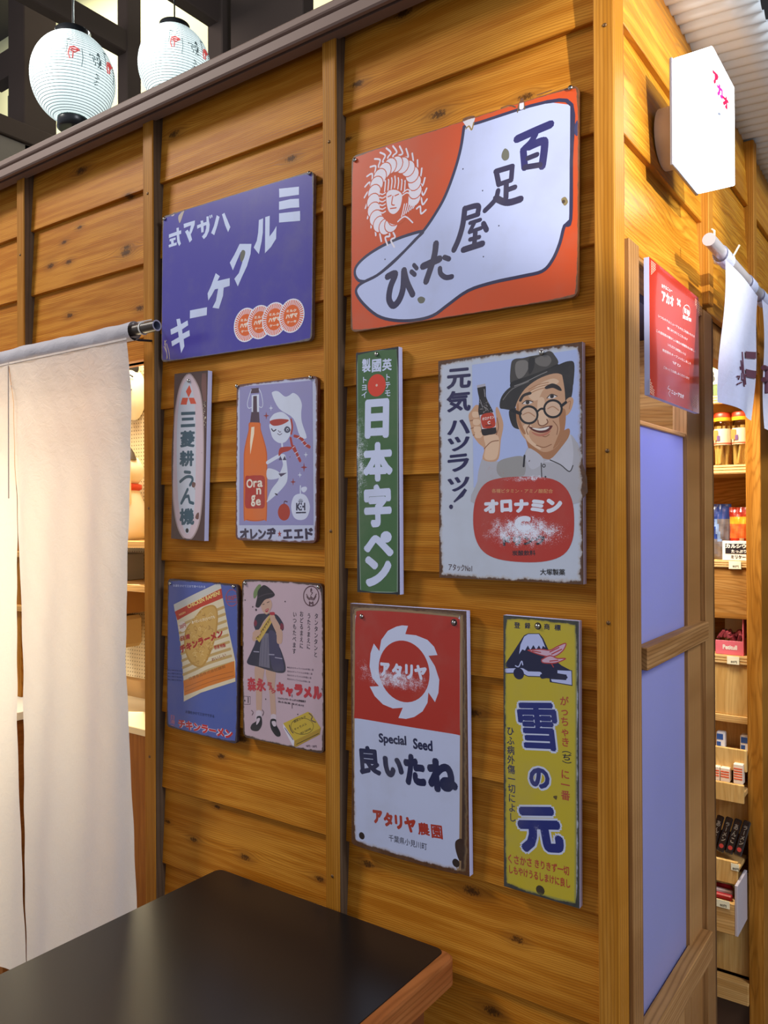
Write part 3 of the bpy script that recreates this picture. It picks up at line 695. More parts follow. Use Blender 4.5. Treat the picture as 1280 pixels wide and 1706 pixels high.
  ('portrait_picture','L','8a5a40',159,[-707,825,-607,831,-518,772]),
  ('portrait_picture','L','8a5a40',159,[-690,691,-593,698,-498,639]),
  ('portrait_picture','L','8a5a40',158,[-648,569,-549,589,-459,565]),
  ('portrait_picture','L','8a5a40',156,[-179,839,-151,681,-195,554]),
  ('portrait_picture','L','8a5a40',157,[-431,319,-298,430,-152,448]),
  ('portrait_picture','S','dcb89a',[-643,842,-532,839,-500,784,-548,740,-638,757]),
  ('portrait_picture','S','dcb89a',[-629,714,-518,712,-486,657,-534,612,-624,629]),
  ('portrait_picture','S','dcb89a',[-606,614,-495,612,-462,558,-510,513,-600,529]),
  ('portrait_picture','S','dcb89a',[-658,976,-547,972,-514,917,-562,873,-652,890]),
  ('portrait_picture','S','241e20',[-550,1422,-404,1429,-387,1222,-323,1086,-242,922,-203,685,-195,580,-327,557,-468,571,-497,810,-544,972,-524,1182,-550,1316]),
  ('portrait_picture','P','a9a6b4',[-568,1437,-404,1450,-395,1407,-562,1391]),
  ('portrait_picture','L','8d8a90',105,[-506,1180,-457,1044]),
  ('portrait_picture','L','bbb8c0',79,[-425,1357,-411,1224]),
  ('portrait_picture','C','b8b0b0',-406,1072,4,5),
  ('portrait_picture','C','b8b0b0',-380,1059,6,5),
  ('portrait_picture','C','b8b0b0',-409,1035,8,5),
  ('portrait_picture','C','b8b0b0',-404,1015,7,5),
  ('portrait_picture','C','b8b0b0',-455,1014,7,5),
  ('portrait_picture','C','b8b0b0',-491,1014,7,5),
  ('portrait_picture','C','b8b0b0',-287,1133,7,5),
  ('portrait_picture','C','b8b0b0',-430,1052,6,5),
  ('portrait_picture','C','b8b0b0',-393,985,8,5),
  ('portrait_picture','C','b8b0b0',-473,1020,5,5),
  ('portrait_picture','C','b8b0b0',-356,986,6,5),
  ('portrait_picture','C','b8b0b0',-302,1002,7,5),
  ('portrait_picture','C','b8b0b0',-477,1015,6,5),
  ('portrait_picture','C','b8b0b0',-289,1108,4,5),
  ('portrait_picture','C','b8b0b0',-298,950,7,5),
  ('portrait_picture','C','b8b0b0',-348,975,5,5),
  ('portrait_picture','C','b8b0b0',-427,964,7,5),
  ('portrait_picture','C','b8b0b0',-339,1099,5,5),
  ('portrait_picture','C','b8b0b0',-363,1003,8,5),
  ('portrait_picture','C','b8b0b0',-489,1126,6,5),
  ('portrait_picture','C','b8b0b0',-386,1075,7,5),
  ('portrait_picture','C','b8b0b0',-388,1087,4,5),
  ('portrait_picture','C','b8b0b0',-513,1132,6,5),
  ('portrait_picture','C','b8b0b0',-497,1111,5,5),
  ('portrait_picture','C','b8b0b0',-381,1019,7,5),
  ('portrait_picture','C','b8b0b0',-391,1028,7,5),
  ('portrait_picture','C','b8b0b0',-386,996,7,5),
  ('portrait_picture','C','b8b0b0',-438,954,8,5),
  ('portrait_picture','C','b8b0b0',-354,1123,6,5),
  ('portrait_picture','C','b8b0b0',-364,1057,7,5),
  ('portrait_picture','C','b8b0b0',-466,1074,5,5),
  ('portrait_picture','C','b8b0b0',-408,972,4,5),
  ('portrait_picture','C','b8b0b0',-425,1101,5,5),
  ('portrait_picture','C','b8b0b0',-364,1137,5,5),
  ('portrait_picture','C','b8b0b0',-507,1016,5,5),
  ('portrait_picture','C','b8b0b0',-419,1039,7,5),
  ('portrait_picture','C','b8b0b0',-451,1053,4,5),
  ('portrait_picture','C','b8b0b0',-306,1058,6,5),
  ('portrait_picture','C','b8b0b0',-432,1063,6,5),
  ('portrait_picture','C','b8b0b0',-386,1117,7,5),
  ('portrait_picture','P','cfc4cc',[-517,912,-242,941,-194,679,-474,664]),
  ('portrait_picture','S','b8381f',[-496,863,-443,925,-295,937,-243,896,-209,737,-253,680,-414,673,-468,716]),
  ('portrait_picture','T','ecdcd8','オロナミン',[-467,840,-231,859],52,0.04),
  ('portrait_picture','T','ecdcd8','C',[-361,769,-308,770],58,0.05),
  ('portrait_picture','L','4a1c18',131,[-399,719,-282,722]),
  ('portrait_picture','S','2a2628',[46,926,151,994,249,859,275,652,225,617,107,689]),
  ('portrait_picture','S','a9744f',[303,650,577,405,819,366,979,506,1123,570,1122,435,950,173,817,80,616,126,439,236,371,392]),
  ('portrait_picture','S','2e2a2c',[932,1501,1090,1558,1192,1326,1178,1106,1125,1037,1055,1019,1015,1269]),
  ('portrait_picture','S','c69877',[1071,1017,1159,1078,1205,1018,1176,898,1124,811,1064,796]),
  ('portrait_picture','L','a9744f',147,[1099,990,1151,1010,1132,889]),
  ('portrait_picture','S','c69877',[182,915,183,1094,251,1267,529,1443,800,1535,972,1534,1041,1291,1065,1018,1069,771,1036,527,951,334,818,229,671,212,522,295,358,431,269,551,198,734]),
  ('portrait_picture','S','dcb89a',[418,1201,637,1356,852,1410,957,1349,851,1285,691,1251,581,1085,472,1094]),
  ('portrait_picture','S','dcb89a',[303,650,415,694,469,639,414,542,468,412,631,276,576,267,385,416]),
  ('portrait_picture','S','dcb89a',[581,1085,690,1100,715,923,768,719,660,651,579,732]),
  ('portrait_picture','S','a9744f',[1007,899,1070,845,1052,575,965,358,845,253,899,387,966,556,954,755]),
  ('portrait_picture','S','a9744f',[222,1065,262,755,358,545,303,549,206,734,185,915]),
  ('portrait_picture','L','8f5f42',152,[360,850,442,742,414,643]),
  ('portrait_picture','L','8f5f42',149,[848,713,927,608,913,485]),
  ('portrait_picture','L','8f5f42',152,[414,668,372,595,400,517]),
  ('portrait_picture','L','8f5f42',150,[632,490,713,460,780,493]),
  ('portrait_picture','L','8f5f42',150,[549,331,685,286,819,329]),
  ('portrait_picture','L','a9744f',126,[418,1272,583,1332,772,1355]),
  ('portrait_picture','L','a9744f',126,[418,1234,582,1294,771,1318]),
  ('portrait_picture','L','a9744f',126,[417,1191,582,1251,771,1276]),
  ('portrait_picture','S','45413f',[88,1360,90,1720,156,1810,310,1810,449,1824,640,1834,788,1871,881,1792,933,1625,584,1488,308,1389]),
  ('portrait_picture','S','787370',[198,1759,366,1765,420,1657,336,1514,224,1474,169,1608]),
  ('portrait_picture','S','6c6764',[531,1771,748,1808,827,1711,747,1621,585,1664]),
  ('portrait_picture','S','2c292a',[421,1784,531,1784,502,1597,420,1530]),
  ('portrait_picture','S','262425',[94,1423,364,1485,692,1564,938,1636,953,1560,692,1489,363,1396,111,1319]),
  ('portrait_picture','S','2f2c2d',[-126,1017,-90,1196,83,1347,419,1442,692,1526,933,1620,1116,1665,1219,1622,1213,1373,1178,1253,1016,1447,852,1489,583,1425,341,1279,208,1092,137,957,-40,979]),
  ('portrait_picture','L','8a8684',126,[153,1353,363,1404,584,1483,746,1533]),
  ('portrait_picture','L','6d6968',154,[-62,1141,111,1306,419,1404]),
  ('portrait_picture','S','2a2224',[236,1102,307,1198,445,1229,459,1187,334,1157,278,1081]),
  ('portrait_picture','S','2a2224',[712,1286,838,1331,957,1275,1004,1201,957,1201,851,1255,731,1247]),
  ('portrait_picture','S','d8d0d0',[306,1045,389,1089,485,1055,416,1023]),
  ('portrait_picture','C','2a1e1c',395,1058,36,12),
  ('portrait_picture','L','3a2a26',152,[295,1044,384,1092,494,1057]),
  ('portrait_picture','S','d8d0d0',[757,1099,824,1151,916,1118,850,1081]),
  ('portrait_picture','C','2a1e1c',832,1120,35,12),
  ('portrait_picture','L','3a2a26',149,[743,1096,819,1154,924,1114]),
  ('portrait_picture','S','d2b096',[558,835,547,787,516,749,469,725,415,719,360,733,313,764,282,807,271,857,282,905,314,944,361,967,416,973,471,958,517,927,547,884]),
  ('portrait_picture','S','d2b096',[986,901,976,854,946,817,901,793,848,788,795,801,750,832,720,875,710,923,721,970,751,1008,797,1032,850,1036,902,1022,947,992,976,949]),
  ('portrait_picture','L','b08060',177,[305,854,416,884,525,812]),
  ('portrait_picture','L','b08060',174,[756,920,849,949,949,879]),
  ('portrait_picture','L','1c1a1f',383,[574,834,562,780,527,737,476,710,415,704,353,719,301,754,266,802,254,858,267,912,302,955,355,982,416,988,477,972,529,937,563,888,574,834]),
  ('portrait_picture','L','1c1a1f',376,[1002,900,990,848,957,805,907,779,848,773,789,788,739,822,706,870,694,925,706,977,740,1020,791,1046,850,1051,909,1036,958,1001,991,954,1002,900]),
  ('portrait_picture','L','1c1a1f',352,[575,889,635,929,702,919]),
  ('portrait_picture','L','1c1a1f',563,[103,952,179,915,263,878]),
  ('portrait_picture','L','1c1a1f',493,[994,945,1073,997]),
  ('portrait_picture','L','7e4f38',201,[579,745,600,668,673,645,754,690,741,746]),
  ('portrait_picture','S','5e2420',[414,648,578,612,807,641,837,619,767,549,632,528,496,572]),
  ('portrait_picture','S','e6ded8',[475,624,633,603,783,623,727,577,632,568,546,584]),
  ('portrait_picture','S','b8705a',[469,558,632,508,807,561,740,491,618,473,523,504]),
  ('portrait_picture','S','b9b8c4',[412,288,630,151,670,36,465,-69,356,138]),
  ('portrait_picture','S','bdbcc8',[683,48,844,116,1082,376,1148,470,1198,198,1171,-46,1118,-118,923,13]),
  ('portrait_picture','L','3a3638',172,[791,74,976,-14,1126,-130,1189,-35]),
  ('portrait_picture','L','3a3638',176,[635,25,644,-201]),
  ('portrait_picture','C','3a3638',683,-17,33,12),
  ('portrait_picture','C','b0aeb8',683,-17,18,8),
  ('portrait_picture','C','3a3638',709,-203,18,8),
  ('portrait_picture','L','262229',356,[334,165,316,-13]),
  ('badge_print','S','b03226',[-657,-902,-607,-558,-435,-298,-156,-202,312,-186,762,-225,1021,-349,1167,-586,1204,-917,1171,-1247,1024,-1476,727,-1594,304,-1626,-164,-1588,-457,-1465,-611,-1233]),
  ('badge_print','T','c98a5a','各種ビタミン・アミノ酸配合',[-288,-412,841,-441],71,0.02),
  ('badge_print','T','d9dcec','オ',[-446,-684,-159,-677],240,0.085),
  ('badge_print','T','d9dcec','ロ',[-124,-680,99,-672],217,0.085),
  ('badge_print','T','d9dcec','ナ',[136,-683,406,-675],229,0.085),
  ('badge_print','T','d9dcec','ミ',[434,-686,692,-678],222,0.085),
  ('badge_print','T','d9dcec','ン',[719,-684,1003,-677],239,0.085),
  ('badge_print','T','d9dcec','C',[139,-980,446,-969],255,0.11),
  ('badge_print','T','34242c','ドリンク',[-82,-1278,697,-1242],168,0.07),
  ('badge_print','T','2f2026','炭酸飲料',[94,-1478,525,-1463],92,0.03),
  ('lettering','T','221d4e','元',[-1179,1603,-684,1589],362,0.035),
  ('lettering','T','221d4e','気',[-1187,1196,-693,1191],376,0.035),
  ('lettering','T','221d4e','ハ',[-1178,729,-714,735],258,0.035),
  ('lettering','T','221d4e','ツ',[-1167,431,-715,443],255,0.035),
  ('lettering','T','221d4e','ラ',[-1169,89,-730,109],309,0.035),
  ('lettering','T','221d4e','ツ',[-1171,-290,-720,-264],255,0.035),
  ('lettering','P','221d4e',[-941,-473,-827,-355,-775,-391,-858,-501,-1035,-606,-1054,-584]),
  ('lettering','C','221d4e',-1104,-680,41,14),
  ('lettering','T','33302f','大塚製薬',[605,-1778,1043,-1767],104,0.025),
  ('lettering','T','4a2c26','アタックNo1',[-1161,-1754,-683,-1764],123,0.01),
 ],
 'ramen': [
  ('packet_picture','P','d9c8a8',[-951,1147,-157,1473,600,1767,628,1680,688,1422,879,743,1100,71,1106,-378,11,-776,-575,-1066,-581,-616,-700,249,-828,776]),
  ('packet_picture','P','c4c0b8',[-951,1147,600,1767,635,1645,-912,990]),
  ('packet_picture','P','b8371f',[-912,985,642,1629,688,1415,-12,1160,-817,789]),
  ('packet_picture','L','bd9a5e',619,[-760,664,-363,818,130,1005,724,1219]),
  ('packet_picture','L','bd9a5e',618,[-736,505,-339,660,145,849,759,1068]),
  ('packet_picture','L','bd9a5e',618,[-713,346,-316,503,161,693,794,917]),
  ('packet_picture','L','bd9a5e',618,[-689,187,-293,346,177,538,829,766]),
  ('packet_picture','L','bd9a5e',618,[-665,28,-269,189,192,382,864,616]),
  ('packet_picture','L','bd9a5e',617,[-641,-130,-246,32,208,227,899,466]),
  ('packet_picture','L','bd9a5e',617,[-617,-289,-223,-124,224,72,933,316]),
  ('packet_picture','L','bd9a5e',617,[-594,-447,-200,-280,239,-83,968,167]),
  ('packet_picture','L','bd9a5e',616,[-570,-605,-177,-436,255,-238,1003,18]),
  ('packet_picture','P','cf7420',[-592,-593,282,-239,1068,68,1105,-293,252,-599,-559,-930]),
  ('packet_picture','L','a85a18',142,[-525,-730,284,-405,1021,-170]),
  ('packet_picture','L','a85a18',142,[-524,-827,285,-500,1055,-258]),
  ('packet_picture','S','b88a3c',[-522,609,-256,875,-11,1112,179,1204,385,1239,512,1155,542,922,495,612,413,368,279,93,108,-142,-73,-217,-351,-149,-505,27,-580,262]),
  ('packet_picture','S','c79c50',[-486,588,-238,853,7,1078,180,1171,369,1205,472,1128,491,918,444,607,361,362,227,110,73,-110,-74,-176,-316,-109,-462,56,-537,267]),
  ('packet_picture','L','a87a30',120,[10,295,-40,258,-89,311]),
  ('packet_picture','L','d9b878',120,[46,458,-14,467,18,529]),
  ('packet_picture','L','9c6e2a',119,[103,1037,115,986,27,978]),
  ('packet_picture','L','d9b878',120,[-237,0,-208,51,-131,19]),
  ('packet_picture','L','d9b878',119,[92,-67,121,-17,196,-48]),
  ('packet_picture','L','9c6e2a',119,[50,766,27,715,-53,741]),
  ('packet_picture','L','d9b878',118,[264,1013,299,1059,367,1019]),
  ('packet_picture','L','9c6e2a',119,[276,318,246,361,325,389]),
  ('packet_picture','L','9c6e2a',120,[1,182,-10,129,-96,143]),
  ('packet_picture','L','9c6e2a',120,[14,541,-1,488,-86,507]),
  ('packet_picture','L','d9b878',119,[274,951,211,948,221,1012]),
  ('packet_picture','L','a87a30',121,[-203,281,-264,258,-286,321]),
  ('packet_picture','L','a87a30',120,[-126,-73,-65,-80,-94,-143]),
  ('packet_picture','L','9c6e2a',121,[-415,231,-480,231,-463,296]),
  ('packet_picture','L','a87a30',120,[-247,358,-183,366,-187,300]),
  ('packet_picture','L','d9b878',118,[361,352,320,386,388,427]),
  ('packet_picture','L','d9b878',120,[-41,114,-43,166,46,166]),
  ('packet_picture','L','a87a30',120,[-132,664,-159,614,-237,646]),
  ('packet_picture','L','a87a30',120,[-66,792,-121,813,-73,868]),
  ('packet_picture','L','a87a30',118,[290,156,275,104,192,122]),
  ('packet_picture','L','d9b878',118,[332,445,380,482,428,430]),
  ('packet_picture','L','d9b878',119,[-51,1087,12,1086,-4,1022]),
  ('packet_picture','L','9c6e2a',120,[-73,252,-110,291,-35,327]),
  ('packet_picture','L','d9b878',120,[-56,634,-103,665,-39,711]),
  ('packet_picture','L','a87a30',120,[-55,175,-107,200,-51,252]),
  ('packet_picture','L','a87a30',119,[-23,433,37,424,7,363]),
  ('packet_picture','L','9c6e2a',120,[-250,1,-186,10,-190,-56]),
  ('packet_picture','L','a87a30',118,[337,234,282,204,247,262]),
  ('packet_picture','L','9c6e2a',119,[76,411,70,463,158,466]),
  ('packet_picture','L','d9b878',120,[-79,687,-18,679,-46,617]),
  ('packet_picture','L','9c6e2a',120,[-214,610,-152,604,-177,541]),
  ('packet_picture','L','a87a30',120,[-109,-140,-146,-101,-70,-64]),
  ('packet_picture','L','a87a30',121,[-209,392,-263,358,-306,414]),
  ('packet_picture','L','d9b878',119,[55,100,16,138,90,176]),
  ('packet_picture','L','d9b878',119,[134,912,196,907,173,844]),
  ('packet_picture','L','d9b878',120,[-5,39,3,92,90,82]),
  ('packet_picture','L','d9b878',119,[101,691,161,680,128,619]),
  ('packet_picture','L','9c6e2a',121,[-395,634,-448,599,-495,654]),
  ('packet_picture','L','d9b878',120,[-223,890,-226,943,-136,942]),
  ('packet_picture','L','9c6e2a',120,[-211,167,-154,196,-121,136]),
  ('packet_picture','L','9c6e2a',118,[314,928,282,881,210,917]),
  ('packet_picture','L','d9b878',121,[-399,275,-424,223,-506,251]),
  ('packet_picture','L','d9b878',121,[-343,487,-369,533,-284,557]),
  ('packet_picture','L','d9b878',120,[-139,121,-203,112,-200,178]),
  ('packet_picture','L','9c6e2a',118,[324,702,383,693,354,632]),
  ('packet_picture','L','a87a30',119,[285,133,254,175,332,206]),
  ('packet_picture','L','d9b878',119,[227,929,167,912,153,976]),
  ('packet_picture','L','a87a30',120,[-21,1087,-8,1036,-96,1027]),
  ('packet_picture','L','d9b878',120,[39,263,-10,292,50,341]),
  ('packet_picture','L','a87a30',118,[279,198,291,251,375,236]),
  ('packet_picture','L','9c6e2a',121,[-385,571,-365,522,-453,505]),
  ('packet_picture','L','d9b878',121,[-307,766,-366,781,-327,840]),
  ('packet_picture','L','9c6e2a',118,[231,764,286,744,239,689]),
  ('packet_picture','L','9c6e2a',120,[-252,668,-211,712,-147,667]),
  ('packet_picture','L','9c6e2a',119,[7,619,63,599,15,544]),
  ('packet_picture','L','a87a30',119,[181,732,146,686,77,725]),
  ('packet_picture','L','d9b878',119,[262,331,217,291,162,339]),
  ('packet_picture','L','d9b878',120,[-282,62,-243,108,-176,67]),
  ('packet_picture','L','d9b878',119,[114,405,68,436,133,482]),
  ('packet_picture','L','d9b878',120,[-283,447,-243,492,-176,450]),
  ('packet_picture','L','d9b878',118,[354,352,375,306,292,286]),
  ('packet_picture','L','9c6e2a',118,[254,745,300,714,237,668]),
  ('packet_picture','L','a87a30',119,[195,42,224,-1,143,-29]),
  ('packet_picture','L','a87a30',120,[-179,-72,-182,-126,-271,-122]),
  ('packet_picture','L','9c6e2a',120,[-12,534,-36,483,-116,509]),
  ('packet_picture','L','9c6e2a',119,[283,218,232,243,288,294]),
  ('packet_picture','L','d9b878',119,[181,401,216,447,285,409]),
  ('packet_picture','L','a87a30',119,[22,236,63,280,126,236]),
  ('packet_picture','L','d9b878',120,[-156,887,-180,836,-261,865]),
  ('packet_picture','L','9c6e2a',119,[54,966,111,992,140,931]),
  ('packet_picture','T','e6cf7a','CHICKEN RAMEN!',[-467,1136,596,1537],95,0.03),
  ('packet_picture','T','e0b070','NISSIN',[-763,917,-545,1001],49,0.03),
  ('packet_picture','S','e0cfc0',[-512,671,-522,623,-549,581,-592,550,-642,536,-692,541,-735,563,-764,600,-775,646,-765,694,-737,736,-695,766,-644,780,-594,775,-551,753,-523,716]),
  ('packet_picture','T','b03028','20円',[-742,637,-524,706],98,0.03),
  ('packet_picture','T','e9dcc0','食べたいときにいつでも',[-326,785,439,984],72,0.02),
  ('packet_picture','T','a8302a','日清',[-702,371,-376,465],117,0.05),
  ('packet_picture','T','a8231c','チキンラーメン',[-717,113,697,655],177,0.07),
  ('packet_picture','T','a8231c','即席',[431,287,600,336],94,0.03),
  ('packet_picture','T','a8231c','特製',[616,338,790,389],93,0.03),
  ('packet_picture','T','9c5a14','日清食品株式会社謹製',[-401,-519,789,-82],71,0.02),
  ('packet_picture','T','8c3a20','おいしい',[348,6,803,176],70,0.02),
  ('packet_picture','L','a84a50',163,[1166,1457,1152,1387,1112,1325,1051,1282,979,1262,905,1270,843,1305,800,1360,785,1429,798,1499,840,1561,901,1605,974,1623,1047,1614,1109,1580,1151,1524,1166,1457]),
  ('packet_picture','T','a84a50','100円',[805,1430,1150,1455],116,0.02),
  ('packet_picture','L','a84a50',138,[806,1342,1167,1369]),
  ('lettering','T','b8c0e0','お湯をかけて三分で食べられる',[-975,1589,122,1628],58,0.02),
  ('lettering','T','2c3568','美味しくて便利ですぐ食べられる',[-1150,-407,-657,-369],39,0.01),
  ('lettering','T','2c3568','美味しくて便利ですぐ食べられる',[-1149,-481,-656,-442],39,0.01),
  ('lettering','T','2c3568','美味しくて便利ですぐ食べられる',[-1148,-555,-655,-516],39,0.01),
  ('lettering','T','2c3568','美味しくて便利ですぐ食べられる',[-1147,-630,-654,-589],39,0.01),
  ('lettering','T','27305e','お湯をかけて三分でできる',[-511,-1288,448,-1245],72,0.03),
  ('lettering','V','b06a80','日清の',[-958,-1431,-962,-1765],181,0.02),
  ('lettering','T','c9c2d8','チキンラーメン',[-763,-1597,1038,-1557],209,0.13),
  ('lettering','T','bd2a2a','チキンラーメン',[-763,-1597,1038,-1557],209,0.06),
 ],
 'caramel': [
  ('girl_picture','S','6f8050',[-786,1458,-651,1608,-568,1588,-703,1365,-787,1313]),
  ('girl_picture','S','c09a86',[-767,-154,-501,-146,-530,-373,-559,-616,-590,-1104,-723,-1122,-745,-614]),
  ('girl_picture','S','c09a86',[-449,-174,-176,-169,-193,-549,-166,-1113,-298,-1136,-343,-686]),
  ('girl_picture','S','c8b6c0',[-736,-1094,-583,-1079,-598,-1268,-695,-1353,-758,-1290]),
  ('girl_picture','S','c8b6c0',[-308,-1127,-159,-1102,-170,-1255,-149,-1370,-285,-1390]),
  ('girl_picture','S','1f1a20',[-914,-1482,-863,-1389,-738,-1311,-717,-1212,-594,-1195,-572,-1360,-680,-1507,-847,-1530]),
  ('girl_picture','S','1f1a20',[-315,-1216,-170,-1196,-155,-1300,-44,-1449,-54,-1530,-173,-1539,-317,-1394]),
  ('girl_picture','S','c8b6c0',[-711,-1255,-627,-1236,-661,-1325,-738,-1389]),
  ('girl_picture','S','c8b6c0',[-290,-1260,-186,-1238,-161,-1325,-236,-1347]),
  ('girl_picture','S','34303f',[-792,757,-707,955,-491,1005,-197,1017,-85,984,19,885,72,795,49,687,-137,638,-132,402,-37,316,66,114,118,-45,98,-169,-64,-209,-371,-185,-700,-140,-1003,-97,-899,119,-762,349,-720,569]),
  ('girl_picture','S','46405a',[-363,597,-153,613,-28,246,80,-96,-48,-167,-273,-108]),
  ('girl_picture','P','6e6878',[-534,583,-363,597,-331,-138,-650,-122,-613,265]),
  ('girl_picture','L','9a94a8',216,[-798,172,-647,178]),
  ('girl_picture','L','9a94a8',213,[-351,150,-205,159]),
  ('girl_picture','L','9a94a8',212,[-174,103,18,98]),
  ('girl_picture','L','565062',120,[-555,486,-594,-117]),
  ('girl_picture','L','565062',120,[-476,492,-514,-109]),
  ('girl_picture','L','565062',119,[-390,499,-429,-100]),
  ('girl_picture','S','c09a86',[-794,563,-846,438,-779,395,-661,477,-296,887,-327,980,-492,850,-626,672]),
  ('girl_picture','S','c09a86',[-295,946,-230,998,-150,920,-39,787,39,628,21,439,-43,398,-122,426,-137,614,-248,795]),
  ('girl_picture','P','c4a24e',[-755,470,-321,992,-198,917,-629,384]),
  ('girl_picture','L','5a3a20',119,[-721,448,-295,946]),
  ('girl_picture','T','5a3420','ミルクキャラメル',[-678,476,-295,911],67,0.03),
  ('girl_picture','S','c09a86',[-828,561,-726,641,-610,638,-594,579,-694,499,-795,467]),
  ('girl_picture','S','c09a86',[-311,981,-214,999,-166,943,-215,821,-296,863]),
  ('girl_picture','S','c09a86',[-581,1227,-488,1299,-324,1325,-254,1222,-294,1101,-399,994,-507,1035,-562,1120]),
  ('girl_picture','S','2e262b',[-735,1171,-686,1342,-658,1488,-518,1602,-413,1595,-290,1529,-200,1462,-178,1411,-259,1359,-455,1301,-555,1205,-638,1128,-715,1128]),
  ('girl_picture','L','4a3f45',167,[-653,1344,-454,1414,-226,1449]),
  ('girl_picture','L','2a1e1e',144,[-528,1194,-476,1209]),
  ('girl_picture','L','2a1e1e',143,[-397,1242,-331,1265]),
  ('girl_picture','S','a83236',[-457,1086,-352,1121,-376,1053,-431,1040]),
  ('girl_picture','L','ece0e0',71,[-441,1078,-372,1096]),
  ('girl_picture','S','a8303a',[-327,1039,-197,1055,-181,1001,-295,987]),
  ('girl_picture','S','7a2c3c',[-7,836,72,795,49,711,-24,717]),
  ('girl_picture','S','7a2c3c',[-792,781,-741,857,-691,788,-742,712]),
  ('lettering','T','b8303a','森',[-1000,-552,-737,-522],303,0.04),
  ('lettering','T','b8303a','永',[-730,-530,-452,-508],283,0.055),
  ('lettering','T','b8303a','キ',[-141,-531,91,-516],259,0.09),
  ('lettering','T','b8303a','ャ',[113,-579,326,-563],191,0.09),
  ('lettering','T','b8303a','ラ',[358,-508,588,-499],243,0.09),
  ('lettering','T','b8303a','メ',[603,-525,830,-511],241,0.09),
  ('lettering','T','b8303a','ル',[851,-506,1098,-493],268,0.09),
  ('lettering','T','b8303a','ミ',[-413,-480,-269,-470],86,0.07),
  ('lettering','T','b8303a','ル',[-364,-557,-222,-548],86,0.07),
  ('lettering','T','b8303a','ク',[-300,-621,-158,-611],85,0.07),
  ('lettering','V','2e2630','タンタンタンと',[968,1109,935,208],102,0.012),
  ('lettering','V','2e2630','うたうまえに',[770,1101,748,351],103,0.012),
  ('lettering','V','2e2630','おどるまえに',[570,1130,557,350],104,0.012),
  ('lettering','V','2e2630','いつもたべます',[385,1107,358,223],106,0.012),
  ('lettering','T','5a4a58','●森永のキャラメルは栄養に富',[162,-68,879,-48],39,0.0),
  ('lettering','T','5a4a58','森永のキャラメルは栄養に富',[161,-148,849,-133],39,0.0),
  ('lettering','T','5a4a58','森永のキャラメルは栄養に富',[160,-227,818,-218],39,0.0),
  ('lettering','T','5a4a58','森永のキャラメルは栄養に富',[160,-307,787,-304],39,0.0),
  ('lettering','T','33272e','ミルクとバターたっぷりの栄養菓子',[-111,-740,668,-714],47,0.03),
  ('lettering','T','33272e','森永製菓 株式会社',[-102,-810,625,-807],42,0.01),
  ('lettering','L','5a3a42',230,[1036,1453,1020,1376,976,1309,910,1262,832,1242,753,1253,687,1293,643,1356,628,1433,644,1511,690,1579,757,1625,835,1644,913,1632,978,1592,1022,1529,1036,1453]),
  ('lettering','L','5a3a42',183,[835,1603,819,1534,870,1513,834,1477]),
  ('lettering','L','5a3a42',229,[707,1471,773,1394,833,1420,899,1396,968,1491]),
  ('lettering','L','5a3a42',183,[713,1425,773,1367,827,1383,899,1369,959,1445]),
  ('lettering','T','5a3a42','M',[772,1291,892,1296],82,0.06),
  ('lettering','C','5a3a42',835,1569,27,10),
  ('lettering','L','5a3a42',183,[819,1454,848,1371]),
  ('lettering','K','5a4450',97,[-1105,-822,-915,-808,-916,-973,-1107,-998,-1105,-822]),
  ('lettering','C','3a2a34',-1079,-916,20,24),
  ('lettering','K','3a2a34',243,[-976,-835,-977,-945]),
  ('lettering','T','5a4450','10円・20円',[669,-1618,948,-1587],50,0.02),
  ('lettering','C','3c2c34',-722,1070,27,8),
  ('lettering','C','3c2c34',118,1294,16,8),
  ('lettering','C','3c2c34',-822,1129,17,8),
  ('lettering','C','3c2c34',-1052,1262,17,8),
  ('lettering','C','3c2c34',-458,-807,17,8),
  ('lettering','C','3c2c34',1098,-409,16,8),
  ('lettering','C','3c2c34',446,-1006,16,8),
  ('lettering','L','4a3038',169,[-877,-1101,-827,-1136,-861,-1196]),
  ('lettering','L','4a3038',167,[-559,-1047,-517,-1094,-550,-1165]),
  ('lettering','L','4a3038',163,[294,-620,294,-666]),
  ('lettering','L','4a3038',163,[293,-794,292,-899]),
  ('caramel_box_picture','P','d5cdd8',[37,-1249,348,-1553,331,-1713,43,-1342]),
  ('caramel_box_picture','P','a9862c',[348,-1557,1061,-1194,1034,-1329,334,-1717]),
  ('caramel_box_picture','P','c2a436',[37,-1249,721,-914,811,-933,1061,-1194,348,-1564]),
  ('caramel_box_picture','L','54481e',116,[869,-1187,845,-1254,780,-1317,681,-1367,565,-1397,447,-1402,347,-1381,280,-1337,257,-1276,281,-1208,349,-1144,450,-1094,568,-1065,684,-1062,782,-1084,846,-1128,869,-1187]),
  ('caramel_box_picture','T','4a3c1c','森永ミルク',[336,-1172,659,-1023],55,0.03),
  ('caramel_box_picture','T','5a4a20','キャラメル',[350,-1332,688,-1161],55,0.02),
  ('caramel_box_picture','T','4a3c1c','MILK CARAMEL',[519,-1388,808,-1242],41,0.02),
  ('caramel_box_picture','L','4a2a38',206,[751,-942,840,-998,810,-1070,929,-1099]),
  ('caramel_box_picture','L','4a2a38',210,[210,-1259,256,-1357,318,-1406]),
  ('caramel_box_picture','K','2c2a60',163,[84,-1336,311,-1547]),
  ('caramel_box_picture','K','4a3c14',136,[409,-1624,1001,-1316]),
 ],
 'atari': [
  ('enamel_face','S','8c6f50',[-1237,1880,-1201,2139,-1078,2248,-59,2274,974,2245,1177,2222,1216,2108,1190,181,1137,-2043,1084,-2260,947,-2352,-121,-2370,-1163,-2362,-1308,-2299,-1323,-2174,-1280,-178]),
